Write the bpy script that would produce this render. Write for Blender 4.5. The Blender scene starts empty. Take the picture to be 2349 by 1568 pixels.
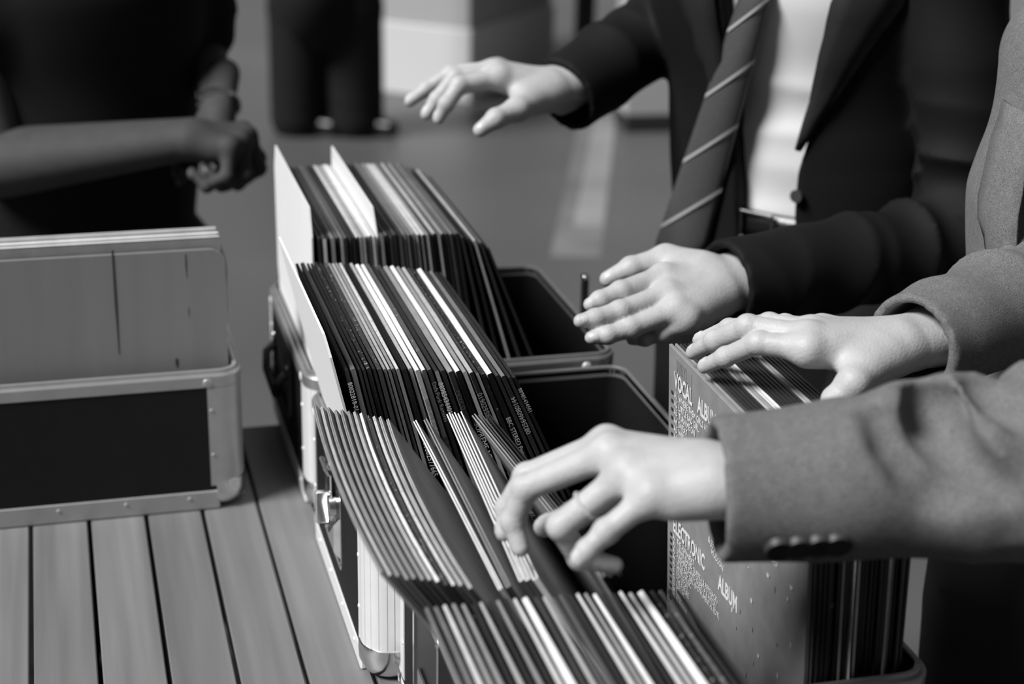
import bpy, math, random
import numpy as np
from mathutils import Vector, Matrix

# ------------------------------------------------------------------ camera, light, exposure
T = 0.74                                   # table top above the floor; scene coordinates below are given from the table top
SC = bpy.context.scene
COL = SC.collection
CAM_F, CAM_PITCH, CAM_ROLL, CAM_YAW = 3949.44, 0.35644, 0.01991, 0.26382
CAM_C = np.array([-0.24424, -1.77698, 0.87812])
cp, sp = math.cos(CAM_PITCH), math.sin(CAM_PITCH)
_w = np.array([math.sin(CAM_YAW) * cp, math.cos(CAM_YAW) * cp, -sp])
_r = np.array([math.cos(CAM_YAW), -math.sin(CAM_YAW), 0.0])
_u = np.cross(_r, _w)
_r, _u = (math.cos(CAM_ROLL) * _r + math.sin(CAM_ROLL) * _u, -math.sin(CAM_ROLL) * _r + math.cos(CAM_ROLL) * _u)
cd = bpy.data.cameras.new('camera')
cam = bpy.data.objects.new('camera', cd)
COL.objects.link(cam)
m = Matrix.Identity(4)
for i in range(3):
    m[i][0], m[i][1], m[i][2] = _r[i], _u[i], -_w[i]
    m[i][3] = CAM_C[i] + (T if i == 2 else 0)
cam.matrix_world = m
cd.sensor_width = 36.0
cd.lens = CAM_F / 2349 * 36.0
cd.dof.use_dof = True
cd.dof.focus_distance = 1.55
cd.dof.aperture_fstop = 4.0
cd.clip_start = 0.05
SC.camera = cam

wd = bpy.data.worlds.new('hall_daylight')
SC.world = wd
wd.use_nodes = True
wd.node_tree.nodes['Background'].inputs[0].default_value = (1, 1, 1, 1)
wd.node_tree.nodes['Background'].inputs[1].default_value = 0.075

sd = bpy.data.lights.new('window_light', 'SUN')
sd.energy = 4.6
sd.angle = math.radians(21)
so = bpy.data.objects.new('window_light', sd)
COL.objects.link(so)
so.rotation_euler = Vector((-0.66, -0.18, 0.73)).to_track_quat('Z', 'Y').to_euler()
so.location = (-3, -1, 4)

SC.view_settings.view_transform = 'Standard'
SC.view_settings.look = 'None'
SC.view_settings.gamma = 1.0
SC.view_settings.exposure = 0.15
SC.view_settings.use_curve_mapping = False

# ------------------------------------------------------------------ helpers
rng = random.Random(7)

def at(px, py, depth):
    """a point at a depth along the lens axis, from the table top"""
    return CAM_C + depth * (_w + _r * (px - 1174.5) / CAM_F - _u * (py - 784) / CAM_F)

MATS = {}

def mat(name, v, rough=0.6, metal=0.0, spec=0.5, noise=0.0, nscale=30.0, stretch=(1, 1, 1), bump=0.0, bscale=None,
        sss=0.0, speck=0.0, sscale=900.0, coat=0.0, sheen=0.0, wear=0.0, wcol=0.6, detail=4.0, coords='Object', vary=0.0):
    if name in MATS:
        return MATS[name]
    M = bpy.data.materials.new(name)
    M.use_nodes = True
    nt = M.node_tree
    b = nt.nodes['Principled BSDF']
    N, L = nt.nodes.new, nt.links.new
    b.inputs['Base Color'].default_value = (v, v, v, 1)
    b.inputs['Roughness'].default_value = rough
    b.inputs['Metallic'].default_value = metal
    b.inputs['Specular IOR Level'].default_value = spec
    if coat: b.inputs['Coat Weight'].default_value = coat; b.inputs['Coat Roughness'].default_value = 0.15
    if sheen: b.inputs['Sheen Weight'].default_value = sheen
    if sss:
        b.inputs['Subsurface Weight'].default_value = sss
        b.inputs['Subsurface Radius'].default_value = (0.004, 0.004, 0.004)
        b.inputs['Subsurface Scale'].default_value = 1.0
    tc = N('ShaderNodeTexCoord'); mp = N('ShaderNodeMapping')
    L(tc.outputs[coords], mp.inputs[0]); mp.inputs['Scale'].default_value = stretch
    if vary:
        oi = N('ShaderNodeObjectInfo'); cx = N('ShaderNodeCombineXYZ'); ml = N('ShaderNodeMath'); ml.operation = 'MULTIPLY'; ml.inputs[1].default_value = 37.0
        L(oi.outputs['Random'], ml.inputs[0])
        for q in range(3): L(ml.outputs[0], cx.inputs[q])
        L(cx.outputs[0], mp.inputs['Location'])
    col = None
    def mix(a_socket, a_val, b_val, fac_socket):
        mx = N('ShaderNodeMix'); mx.data_type = 'RGBA'
        if a_socket is not None: L(a_socket, mx.inputs[6])
        else: mx.inputs[6].default_value = (a_val,) * 3 + (1,)
        mx.inputs[7].default_value = (b_val,) * 3 + (1,)
        L(fac_socket, mx.inputs[0])
        return mx.outputs[2]
    def noise_tex(scale, det):
        n = N('ShaderNodeTexNoise'); n.inputs['Scale'].default_value = scale; n.inputs['Detail'].default_value = det
        L(mp.outputs[0], n.inputs['Vector'])
        return n.outputs['Fac']
    def ramp(sock, a, c):
        r_ = N('ShaderNodeMapRange'); r_.inputs[1].default_value = a; r_.inputs[2].default_value = c
        L(sock, r_.inputs[0])
        return r_.outputs[0]
    if noise:
        f = ramp(noise_tex(nscale, detail), 0.3, 0.7)
        col = mix(None, v * (1 - noise), min(1, v * (1 + noise)), f)
    if speck:
        f = ramp(noise_tex(sscale, 2.0), 0.35, 0.65)
        mx = N('ShaderNodeMix'); mx.data_type = 'RGBA'; mx.blend_type = 'MULTIPLY'; mx.inputs[0].default_value = 1.0
        if col is not None: L(col, mx.inputs[6])
        else: mx.inputs[6].default_value = (v, v, v, 1)
        r2 = N('ShaderNodeMapRange'); L(f, r2.inputs[0]); r2.inputs[3].default_value = 1 - speck; r2.inputs[4].default_value = 1 + speck
        L(r2.outputs[0], mx.inputs[7]); col = mx.outputs[2]
    if wear:
        f = ramp(noise_tex(330.0, 3.0), 0.66 - 0.05 * wear, 0.74 - 0.05 * wear)
        col = mix(col, v, wcol, f)
    if vary:
        r3 = N('ShaderNodeMapRange'); L(oi.outputs['Random'], r3.inputs[0]); r3.inputs[3].default_value = 1 - vary; r3.inputs[4].default_value = 1 + vary
        mx = N('ShaderNodeMix'); mx.data_type = 'RGBA'; mx.blend_type = 'MULTIPLY'; mx.inputs[0].default_value = 1.0
        if col is not None: L(col, mx.inputs[6])
        else: mx.inputs[6].default_value = (v, v, v, 1)
        L(r3.outputs[0], mx.inputs[7]); col = mx.outputs[2]
    if col is not None: L(col, b.inputs['Base Color'])
    if bump:
        bn = N('ShaderNodeBump'); bn.inputs['Strength'].default_value = min(1, bump); bn.inputs['Distance'].default_value = 0.002
        L(noise_tex(bscale or nscale, 5.0), bn.inputs['Height']); L(bn.outputs[0], b.inputs['Normal'])
    MATS[name] = M
    return M

def link(o, parent=None):
    COL.objects.link(o)
    if parent is not None: o.parent = parent
    return o

def mesh(name, verts, faces, mats, parent=None, loc=(0, 0, 0), smooth=False, fmat=None):
    """verts are relative to loc (loc is relative to the parent's origin)"""
    me = bpy.data.meshes.new(name)
    me.from_pydata([tuple(map(float, v)) for v in verts], [], [tuple(f) for f in faces])
    for mm in (mats if isinstance(mats, (list, tuple)) else [mats]): me.materials.append(mm)
    if smooth: me.polygons.foreach_set('use_smooth', [True] * len(me.polygons))
    if fmat: me.polygons.foreach_set('material_index', fmat)
    me.update()
    o = bpy.data.objects.new(name, me)
    o.location = loc
    if parent is None: o.location.z += T
    return link(o, parent)

def empty(name, loc):
    o = bpy.data.objects.new(name, None)
    o.empty_display_size = 0.05
    o.location = (loc[0], loc[1], loc[2] + T)
    return link(o)

def tag(o, label=None, cat=None, group=None, kind=None):
    if label: o['label'] = label
    if cat: o['category'] = cat
    if group: o['group'] = group
    if kind: o['kind'] = kind
    return o

class MB:
    """collects shapes into one mesh"""
    def __init__(s): s.v, s.f, s.m, s.mi = [], [], [], 0
    def add(s, vs, fs):
        k = len(s.v); s.v += [tuple(x) for x in vs]; s.f += [tuple(i + k for i in f) for f in fs]; s.m += [s.mi] * len(fs)
        return s
    def box(s, lo, hi, c=0.0):
        x0, y0, z0 = lo; x1, y1, z1 = hi
        if c <= 0:
            v = [(x, y, z) for x in (x0, x1) for y in (y0, y1) for z in (z0, z1)]
            return s.add(v, [(0, 1, 3, 2), (4, 6, 7, 5), (0, 4, 5, 1), (2, 3, 7, 6), (0, 2, 6, 4), (1, 5, 7, 3)])
        v, idx = [], {}
        for i, x in enumerate((x0, x1)):
            for j, y in enumerate((y0, y1)):
                for k, z in enumerate((z0, z1)):
                    cx, cy, cz = (x + c, x - c)[i], (y + c, y - c)[j], (z + c, z - c)[k]
                    for a, p in enumerate(((x, cy, cz), (cx, y, cz), (cx, cy, z))):
                        idx[i, j, k, a] = len(v); v.append(p)
        F = []
        for i in (0, 1):
            F.append([idx[i, 0, 0, 0], idx[i, 1, 0, 0], idx[i, 1, 1, 0], idx[i, 0, 1, 0]][::1 if i else -1])
            F.append([idx[0, i, 0, 1], idx[1, i, 0, 1], idx[1, i, 1, 1], idx[0, i, 1, 1]][::-1 if i else 1])
            F.append([idx[0, 0, i, 2], idx[1, 0, i, 2], idx[1, 1, i, 2], idx[0, 1, i, 2]][::1 if i else -1])
        for a in (0, 1):
            for b_ in (0, 1):
                F.append([idx[a, b_, 0, 0], idx[a, b_, 0, 1], idx[a, b_, 1, 1], idx[a, b_, 1, 0]])
                F.append([idx[a, 0, b_, 0], idx[a, 0, b_, 2], idx[a, 1, b_, 2], idx[a, 1, b_, 0]])
                F.append([idx[0, a, b_, 1], idx[0, a, b_, 2], idx[1, a, b_, 2], idx[1, a, b_, 1]])
        for i in (0, 1):
            for j in (0, 1):
                for k in (0, 1): F.append([idx[i, j, k, 0], idx[i, j, k, 1], idx[i, j, k, 2]])
        return s.add(v, F)
    def tube(s, pts, rad, n=10, cap=True, flat=None):
        """round bar along points; rad a number or a list"""
        P = [np.array(p, float) for p in pts]
        R = rad if isinstance(rad, (list, tuple)) else [rad] * len(P)
        v, f, prev = [], [], None
        for i, p in enumerate(P):
            d = P[min(i + 1, len(P) - 1)] - P[max(i - 1, 0)]
            d /= np.linalg.norm(d)
            a = prev if prev is not None else np.array((0, 0, 1.0) if abs(d[2]) < .9 else (1.0, 0, 0))
            a = a - d * (a @ d); a /= np.linalg.norm(a); prev = a
            b_ = np.cross(d, a)
            for k in range(n):
                t = 2 * math.pi * k / n
                v.append(p + R[i] * (math.cos(t) * a + math.sin(t) * b_))
        for i in range(len(P) - 1):
            for k in range(n): f.append((i * n + k, i * n + (k + 1) % n, (i + 1) * n + (k + 1) % n, (i + 1) * n + k))
        if cap:
            f.append(tuple(range(n))[::-1]); f.append(tuple((len(P) - 1) * n + k for k in range(n)))
        return s.add(v, f)
    def dome(s, c, axis, r, h, n=10):
        """low domed rivet head"""
        d = np.array(axis, float); d /= np.linalg.norm(d)
        a = np.array((0, 0, 1.0) if abs(d[2]) < .9 else (1.0, 0, 0)); a -= d * (a @ d); a /= np.linalg.norm(a)
        b_ = np.cross(d, a); v, f = [], []
        c = np.array(c, float)
        for rr, hh in ((1, 0), (.85, .55), (.5, .9)):
            for k in range(n):
                t = 2 * math.pi * k / n
                v.append(c + r * rr * (math.cos(t) * a + math.sin(t) * b_) + d * h * hh)
        v.append(c + d * h)
        for i in (0, 1):
            for k in range(n): f.append((i * n + k, i * n + (k + 1) % n, (i + 1) * n + (k + 1) % n, (i + 1) * n + k))
        for k in range(n): f.append((2 * n + k, 2 * n + (k + 1) % n, 3 * n))
        return s.add(v, f)
    def build(s, name, mats, parent=None, loc=(0, 0, 0), smooth=False):
        return mesh(name, s.v, s.f, mats, parent, loc, smooth, s.m if any(s.m) else None)

def smooth_by_angle(o, ang=35):
    o.data.polygons.foreach_set('use_smooth', [True] * len(o.data.polygons))
    try: o.data.set_sharp_from_angle(angle=math.radians(ang))
    except Exception: pass
    return o

FONT_CACHE = {}
def text_mesh(body, size, extrude=0.0, spacing=1.0, bold=0.0):
    key = (body, size, spacing, bold)
    if key in FONT_CACHE: return FONT_CACHE[key]
    cu = bpy.data.curves.new('lettering', 'FONT')
    cu.body = body; cu.size = size; cu.extrude = extrude; cu.space_character = spacing; cu.offset = bold; cu.resolution_u = 2
    o = bpy.data.objects.new('lettering', cu)
    COL.objects.link(o)
    dg = bpy.context.evaluated_depsgraph_get()
    me = bpy.data.meshes.new_from_object(o.evaluated_get(dg))
    COL.objects.unlink(o); bpy.data.objects.remove(o); bpy.data.curves.remove(cu)
    FONT_CACHE[key] = me
    return me

def lettering(name, body, size, mtx, material, parent, spacing=1.0, squeeze=1.0, bold=0.0):
    me = text_mesh(body, size, 0.0, spacing, bold).copy()
    me.materials.clear(); me.materials.append(material)
    me.transform(mtx @ Matrix.Diagonal((squeeze, 1, 1, 1)))
    o = bpy.data.objects.new(name, me)
    return link(o, parent)

ORD = ('first second third fourth fifth sixth seventh eighth ninth tenth eleventh twelfth thirteenth fourteenth fifteenth sixteenth '
       'seventeenth eighteenth nineteenth twentieth twenty-first twenty-second twenty-third twenty-fourth twenty-fifth twenty-sixth '
       'twenty-seventh twenty-eighth twenty-ninth thirtieth thirty-first thirty-second thirty-third thirty-fourth thirty-fifth '
       'thirty-sixth thirty-seventh thirty-eighth thirty-ninth fortieth').split()

# materials
ALU = mat('brushed_aluminium', 0.90, 0.42, 0.35, noise=0.02, nscale=60, bump=0.04, bscale=200)
ALU_RIM = mat('rim_aluminium', 0.42, 0.38, 0.75, noise=0.06, nscale=60)
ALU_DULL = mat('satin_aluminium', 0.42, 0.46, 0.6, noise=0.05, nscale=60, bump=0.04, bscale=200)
CHROME = mat('worn_chrome', 0.75, 0.16, 1.0, noise=0.08, nscale=80)
STEEL_DARK = mat('dark_steel', 0.08, 0.4, 1.0)
LAMINATE = mat('black_laminate', 0.006, 0.6, spec=.25, noise=0.1, nscale=40, bump=0.05, bscale=600)
LINING = mat('black_lining', 0.006, 0.9, spec=0.2, bump=0.1, bscale=500)
BLACK_PLASTIC = mat('black_plastic', 0.012, 0.35)
WHITE_CARD = mat('white_card', 0.84, 0.5, noise=0.02, nscale=20, stretch=(8, 8, 1))
PRINT_WHITE = mat('white_print', 0.78, 0.5)
PRINT_GREY = mat('grey_print', 0.30, 0.5)
PRINT_BLACK = mat('black_print', 0.01, 0.4)
# ------------------------------------------------------------------ the hall: floor, wall
FLOOR_MAT = mat('polished_concrete', 0.092, 0.42, noise=0.16, nscale=0.9, detail=2.0, bump=0.02, bscale=20)
PALE_PAINT = mat('pale_wall_paint', 0.62, 0.6, noise=0.04, nscale=3)
DARK_TRIM = mat('dark_trim_paint', 0.02, 0.5)
fl = MB().box((-6, -4, -0.06), (9, 14, 0)).build('floor', FLOOR_MAT, loc=(0, 0, -T))
tag(fl, 'smooth grey concrete hall floor', kind='structure')
bw = MB().box((-6, 12.0, 0), (9, 12.2, 4.2)).build('wall_back', PALE_PAINT, loc=(0, 0, -T))
tag(bw, 'pale grey back wall of the hall', kind='structure')
sw = MB().box((0, 0, .07), (4.5, .2, 3.6)).build('wall_side', mat('grey_wall_paint', .42, .6, noise=.04, nscale=3), loc=(1.95, 4.66, -T))
sw.rotation_euler.z = -.08
tag(sw, 'grey partition wall with a dark skirting', kind='structure')
bs = MB().box((0, -.015, 0), (4.5, .2, .068)).build('baseboard_side', DARK_TRIM, loc=(1.95, 4.66, -T)); bs.rotation_euler.z = -.08
tag(bs, 'dark skirting of the partition wall', kind='structure')
# broad pillar with a paler plinth, standing on one of its corners towards the lens
pr = empty('pillar', (1.455, 5.30, -T)); pr.rotation_euler.z = math.radians(48)
tag(pr, 'broad pale pillar with a white plinth', kind='structure')
MB().box((-.012, -.012, 0), (.80, .80, .31), .004).build('plinth', mat('white_plinth_paint', .62, .6), pr)
MB().box((0, 0, .3105), (.788, .788, 3.8), .004).build('shaft', mat('pillar_paint', .38, .6), pr)
# streak of light on the floor, painted as two pale strips, bright core over dim
def fz(px, py):
    d = _w + _r * (px - 1174.5) / CAM_F - _u * (py - 784) / CAM_F
    return CAM_C + d * (-T - CAM_C[2]) / d[2]
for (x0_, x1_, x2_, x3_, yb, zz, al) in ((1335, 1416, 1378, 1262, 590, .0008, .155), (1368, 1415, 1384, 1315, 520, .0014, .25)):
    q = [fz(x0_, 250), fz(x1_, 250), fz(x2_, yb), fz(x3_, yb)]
    mesh('floor_light_streak', [tuple(p[:2]) + (zz,) for p in q], [(0, 3, 2, 1)], mat('floor_streak_tone_%d' % int(al * 1000), al, .5, noise=.30, nscale=2.2, detail=3), fl)
po = empty('steel_post', tuple(fz(1337, 185)[:2]) + (-T,)); tag(po, 'slim dark steel post beside the partition wall', 'post')
MB().box((-.038, -.038, .012), (.038, .038, 2.9), .004).build('shaft', STEEL_DARK, po)
MB().box((-.08, -.08, 0), (.08, .08, .0115), .003).build('base_plate', STEEL_DARK, po)

# ------------------------------------------------------------------ slatted table
WOOD = mat('grey_oiled_wood', 0.185, 0.5, noise=0.22, nscale=3.2, stretch=(13, 0.55, 13), bump=0.06, bscale=30, detail=3, vary=.10)
TX0, PITCH, GAP = -0.0548, 0.0635, 0.0046
TY0, TY1 = -1.30, 0.268
tb = empty('slatted_table', (-0.15, -0.5, -T))
tag(tb, 'slatted wooden table the record cases stand on', 'table')
pl_mesh = None
for k in range(-11, 7):
    x0 = TX0 + k * PITCH + GAP / 2; x1 = x0 + PITCH - GAP
    if pl_mesh is None:
        o = MB().box((0, TY0, -0.02), (x1 - x0, TY1, 0), 0.0012).build('plank', WOOD, tb); pl_mesh = o.data
    else:
        o = link(bpy.data.objects.new('plank', pl_mesh), tb)
    o.location = (x0 + 0.15, 0.5, T)
tx0, tx1 = TX0 - 11 * PITCH, TX0 + 7 * PITCH
def tpart(name, lo, hi, c=0.003):
    return MB().box((lo[0] + .15, lo[1] + .5, lo[2] + T), (hi[0] + .15, hi[1] + .5, hi[2] + T), c).build(name, WOOD, tb)
for y in (-1.2, -0.42, 0.17): tpart('cross_rail', (tx0 + .03, y, -0.062), (tx1 - .03, y + 0.05, -0.0205))
for x in (tx0 + .03, tx1 - .09):
    tpart('side_rail', (x + .01, TY0 + .05, -0.11), (x + .05, TY1 - .05, -0.0625))
    for y in (TY0 + .06, TY1 - .12): tpart('leg', (x, y, -T), (x + .06, y + .06, -0.111))

# ------------------------------------------------------------------ cases
def outline(L, W, R, off, n=6):
    """rounded rectangle, counter-clockwise from the bottom edge; off > 0 goes inwards. Straight stretches hold end points only."""
    pts = []
    r = max(R - off, 0.0015)
    hx, hy = L / 2 - off - r, W / 2 - off - r
    for (sx, sy, a0) in ((1, -1, -90), (1, 1, 0), (-1, 1, 90), (-1, -1, 180)):
        for k in range(n + 1):
            a = math.radians(a0 + 90 * k / n)
            pts.append((sx * hx + r * math.cos(a), sy * hy + r * math.sin(a)))
    return pts

def ring(mb, L, W, R, profile, n=6):
    """closed profile of (off, z) swept round the case"""
    loops = [outline(L, W, R, o, n) for o, z in profile]
    N = len(loops[0]); k = len(profile)
    v = [(x, y, profile[i][1]) for i in range(k) for (x, y) in loops[i]]
    f = []
    for i in range(k):
        j = (i + 1) % k
        for a in range(N): f.append((i * N + a, i * N + (a + 1) % N, j * N + (a + 1) % N, j * N + a))
    return mb.add(v, f)

def corner_sweep(mb, L, W, R, corner, flange, profile, n=8, grooves=False):
    """profile of (off, z) swept round one upright corner and 'flange' metres along both sides"""
    sx, sy, a0 = ((1, -1, -90), (1, 1, 0), (-1, 1, 90), (-1, -1, 180))[corner]
    path = []                      # (base point, normal, groove depth)
    hx, hy = L / 2 - R, W / 2 - R
    for k in range(n + 1):
        a = math.radians(a0 + 90 * k / n); path.append((sx * hx + R * math.cos(a), sy * hy + R * math.sin(a), math.cos(a), math.sin(a), 0))
    a = math.radians(a0); d0 = (math.sin(a), -math.cos(a))
    a1 = math.radians(a0 + 90); d1 = (-math.sin(a1), math.cos(a1))
    s0, s1 = path[0], path[-1]
    path = [(s0[0] + d0[0] * flange, s0[1] + d0[1] * flange, s0[2], s0[3], 0)] + path + [(s1[0] + d1[0] * flange, s1[1] + d1[1] * flange, s1[2], s1[3], 0)]
    if grooves:
        out = []
        for i in range(len(path) - 1):
            p, q = path[i], path[i + 1]
            out.append(p)
            if 1 <= i < len(path) - 2 and i % 2 == 1:
                lerp = lambda t, g: tuple(p[j] + (q[j] - p[j]) * t for j in range(4)) + (g,)
                out += [lerp(.38, 0), lerp(.44, .0011), lerp(.60, .0011), lerp(.66, 0)]
            elif i in (0, len(path) - 2):
                t0 = .92 if i == 0 else .03
                lerp = lambda t, g: tuple(p[j] + (q[j] - p[j]) * t for j in range(4)) + (g,)
                out += [lerp(t0, 0), lerp(t0 + .015, .0011), lerp(t0 + .035, .0011), lerp(t0 + .05, 0)]
        path = out + [path[-1]]
    k, N = len(profile), len(path)
    v = []
    for (o, z) in profile:
        for (x, y, nx, ny, g) in path:
            oo = o + (g if o < 0 else 0)
            v.append((x - nx * oo, y - ny * oo, z))
    f = []
    for i in range(k):
        j = (i + 1) % k
        for a in range(N - 1): f.append((i * N + a, i * N + a + 1, j * N + a + 1, j * N + a))
    f.append(tuple(i * N for i in range(k))); f.append(tuple(i * N + N - 1 for i in range(k))[::-1])
    return mb.add(v, f)

def make_case(label, x0, y0, L, W, H, rot=0, alu=None, group='open record cases on the slatted table', R=0.026):
    """x0, y0: the corner with the smallest x and y, as seen from above"""
    alu = alu or ALU
    lx, ly = (L, W) if rot == 0 else (W, L)
    root = empty('record_case', (x0 + lx / 2, y0 + ly / 2, 0.0))
    root.rotation_euler.z = rot
    tag(root, label, 'record case', group)
    # sides, lining and base
    hx, hy = L / 2, W / 2
    for (lo, hi) in (((-hx + R, -hy, .012), (hx - R, -hy + .005, H - .016)), ((-hx + R, hy - .005, .012), (hx - R, hy, H - .016)),
                     ((-hx, -hy + R, .012), (-hx + .005, hy - R, H - .016)), ((hx - .005, -hy + R, .012), (hx, hy - R, H - .016))):
        MB().box(lo, hi).build('side_panel', LAMINATE, root)
    mb = MB(); ring(mb, L, W, R, [(.0052, .006), (.0052, H - .003), (.0085, H - .003), (.0085, .006)]); smooth_by_angle(mb.build('lining', LINING, root))
    o = outline(L, W, R, .0052); n = len(o)
    MB().add([(x, y, .0035) for x, y in o] + [(x, y, .0095) for x, y in o],
             [tuple(range(n))[::-1], tuple(range(n, 2 * n))] + [(i, (i + 1) % n, n + (i + 1) % n, n + i) for i in range(n)]).build('base_panel', LAMINATE, root)
    # aluminium rim: outer band, lower ledge and raised inner tongue
    mb = MB(); ring(mb, L, W, R, [(-.0012, H - .019), (-.0016, H - .0065), (-.0004, H - .0045), (.0030, H - .0045), (.0034, H - .0005), (.0045, H),
                                 (.0068, H), (.0080, H - .0008), (.0088, H - .012), (.0085, H - .012), (.0085, H - .003), (.0052, H - .003), (.0052, H - .019)], 8)
    smooth_by_angle(mb.build('rim', ALU_RIM if alu is ALU else alu, root), 30)
    # upright corner strips with grooves, bottom edge strips, corner caps, rivets
    for c in range(4):
        mb = MB(); corner_sweep(mb, L, W, R, c, .013, [(-.0011, .030), (-.0011, H - .0195), (.0006, H - .0195), (.0006, .030)], 10, alu is ALU)
        st = mb.build('corner_strip', alu, root)
        smooth_by_angle(st, 25)
        mb = MB(); corner_sweep(mb, L, W, R + .001, c, .006, [(.020, -.0), (.009, .0012), (.002, .0065), (-.0020, .0150), (-.0026, .024), (-.0026, .0345), (-.0012, .0352), (.002, .034), (.004, .012), (.020, .004)], 8)
        smooth_by_angle(mb.build('corner_cap', CHROME, root), 40)
        sx, sy, a0 = ((1, -1, -90), (1, 1, 0), (-1, 1, 90), (-1, -1, 180))[c]
        for zz in (H * .40, H * .72):
            MB().dome((sx * (hx - R - .009), sy * (hy + .0011), zz), (0, sy, 0), .0026, .0012).build('rivet', alu, st)
            MB().dome((sx * (hx + .0011), sy * (hy - R - .009), zz), (sx, 0, 0), .0026, .0012).build('rivet', alu, st)
        # clip over the rim joint
        for ax in (0, 1):
            if ax == 0: ctr, nrm = (sx * (hx - R - .012), sy * (hy + .0013), H - .014), (0, sy, 0)
            else: ctr, nrm = (sx * (hx + .0013), sy * (hy - R - .012), H - .014), (sx, 0, 0)
            MB().dome(ctr, nrm, .0058, .0016, 14).build('rivet', alu, root)
    for (lo, hi, nrm) in (((-hx + R + .004, -hy - .0012, .0005), (hx - R - .004, -hy + .006, .024), (0, -1, 0)), ((-hx + R + .004, hy - .006, .0005), (hx - R - .004, hy + .0012, .024), (0, 1, 0)),
                          ((-hx - .0012, -hy + R + .004, .0005), (-hx + .006, hy - R - .004, .024), (-1, 0, 0)), ((hx - .006, -hy + R + .004, .0005), (hx + .0012, hy - R - .004, .024), (1, 0, 0))):
        e = MB().box(lo, hi, .0015).build('edge_strip', alu, root)
        for t in (.12, .37, .63, .88):
            p = [lo[i] + (hi[i] - lo[i]) * t for i in range(3)]
            for i in range(2):
                if nrm[i]: p[i] = lo[i] if nrm[i] < 0 else hi[i]
            p[2] = .0155
            MB().dome(p, nrm, .0026, .0012).build('rivet', alu, e)
    return root

def frame_ring(mb, w, h, r, t, depth, n=4):
    """flat rounded frame lying in the y-z plane, standing off towards -x"""
    ring_o, ring_i = outline(w, h, r, 0, n), outline(w, h, r, t, n)
    N = len(ring_o)
    v = [(0, a, b) for a, b in ring_o] + [(-depth, a, b) for a, b in ring_o] + [(-depth, a, b) for a, b in ring_i] + [(0, a, b) for a, b in ring_i]
    f = []
    for i in range(3):
        for a in range(N): f.append((i * N + a, i * N + (a + 1) % N, (i + 1) * N + (a + 1) % N, (i + 1) * N + a))
    return mb.add(v, f)

def butterfly_latch(root, hx, yc, zc, knob=True):
    """recessed chrome latch on the end face at x = -hx"""
    lt = MB(); frame_ring(lt, .105, .112, .012, .007, .0022)
    plate = smooth_by_angle(lt.build('latch_plate', CHROME, root, (-hx, yc, zc)))
    MB().box((-.0008, -.047, -.050), (-.0003, .047, .050)).build('latch_dish', BLACK_PLASTIC, plate)
    for sy in (-1, 1):
        for sz in (-1, 1): MB().dome((-.0022, sy * .047, sz * .050), (-1, 0, 0), .0030, .0014).build('rivet', CHROME, plate)
    if knob:
        kb = MB()
        kb.tube([(-.001, .0, -.004), (-.007, .0, -.004)], [.017, .015], 18)
        kb.box((-.020, -.003, -.022), (-.006, .003, .014), .0015)
        smooth_by_angle(kb.build('latch_knob', CHROME, plate))
        MB().box((-.006, -.011, -.004), (-.003, .011, .058), .0012).build('latch_tongue', CHROME, plate)
        MB().tube([(-.006, -.012, .036), (-.0105, -.012, .044), (-.0105, .012, .044), (-.006, .012, .036)], .0028, 8).build('latch_hook', CHROME, plate)
        MB().add([(-.001, -.040, -.046), (-.001, .020, -.046), (-.001, -.040, .000), (-.007, -.034, -.040), (-.007, .006, -.040), (-.007, -.034, -.010)],
                 [(0, 1, 2), (3, 5, 4), (0, 3, 4, 1), (1, 4, 5, 2), (2, 5, 3, 0)]).build('latch_wing', CHROME, plate)
    else:
        MB().box((-.004, -.024, -.042), (-.001, .024, -.012), .0012).build('latch_tongue', CHROME, plate)
    return plate

CL, CW, CH = 0.364, 0.345, 0.170
case_far = make_case('far open case of records at the edge of the table', 0.0, 0.0, CL, CW, CH)
case_mid = make_case('middle open case of records with a white divider', -0.0013, -0.377, CL, CW, CH)
case_near = make_case('open case holding leaning records and the stack with the printed cover', 0.026, -0.728, CL, CW, CH)
case_front = make_case('open case in front of the ringed hand, filled with records', 0.000, -1.079, CL, CW, CH)
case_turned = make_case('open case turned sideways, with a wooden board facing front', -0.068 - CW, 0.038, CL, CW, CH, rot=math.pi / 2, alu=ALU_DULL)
butterfly_latch(case_mid, CL / 2, -0.195 + .377 - CW / 2, .108)
butterfly_latch(case_near, CL / 2, -0.520 + .728 - CW / 2, .100, knob=False)
butterfly_latch(case_front, CL / 2, 0.0, .108)
# carrying handle on the end of the far case
hd = MB(); frame_ring(hd, .150, .085, .018, .014, .003)
hp = smooth_by_angle(hd.build('handle_plate', STEEL_DARK, case_far, (-CL / 2, .04, .092)))
MB().tube([(-.003, -.055, .020), (-.013, -.055, .010), (-.015, -.045, -.008), (-.015, .045, -.008), (-.013, .055, .010), (-.003, .055, .020)], .0055, 8).build('handle_grip', BLACK_PLASTIC, hp)
for sy in (-1, 1): MB().dome((-.003, sy * .062, .030), (-1, 0, 0), .004, .002).build('rivet', CHROME, hp)
# upright lid stay on the outside of the far case
ls = MB().box((0, -.006, -.03), (.0065, .006, .032), .0006).build('lid_stay', BLACK_PLASTIC, case_far, (CL / 2 + .0022, -.0185, .178))
MB().box((-.0006, -.0066, .0322), (.0071, .0066, .0372), .0006).build('stay_cap', CHROME, ls)
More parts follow.
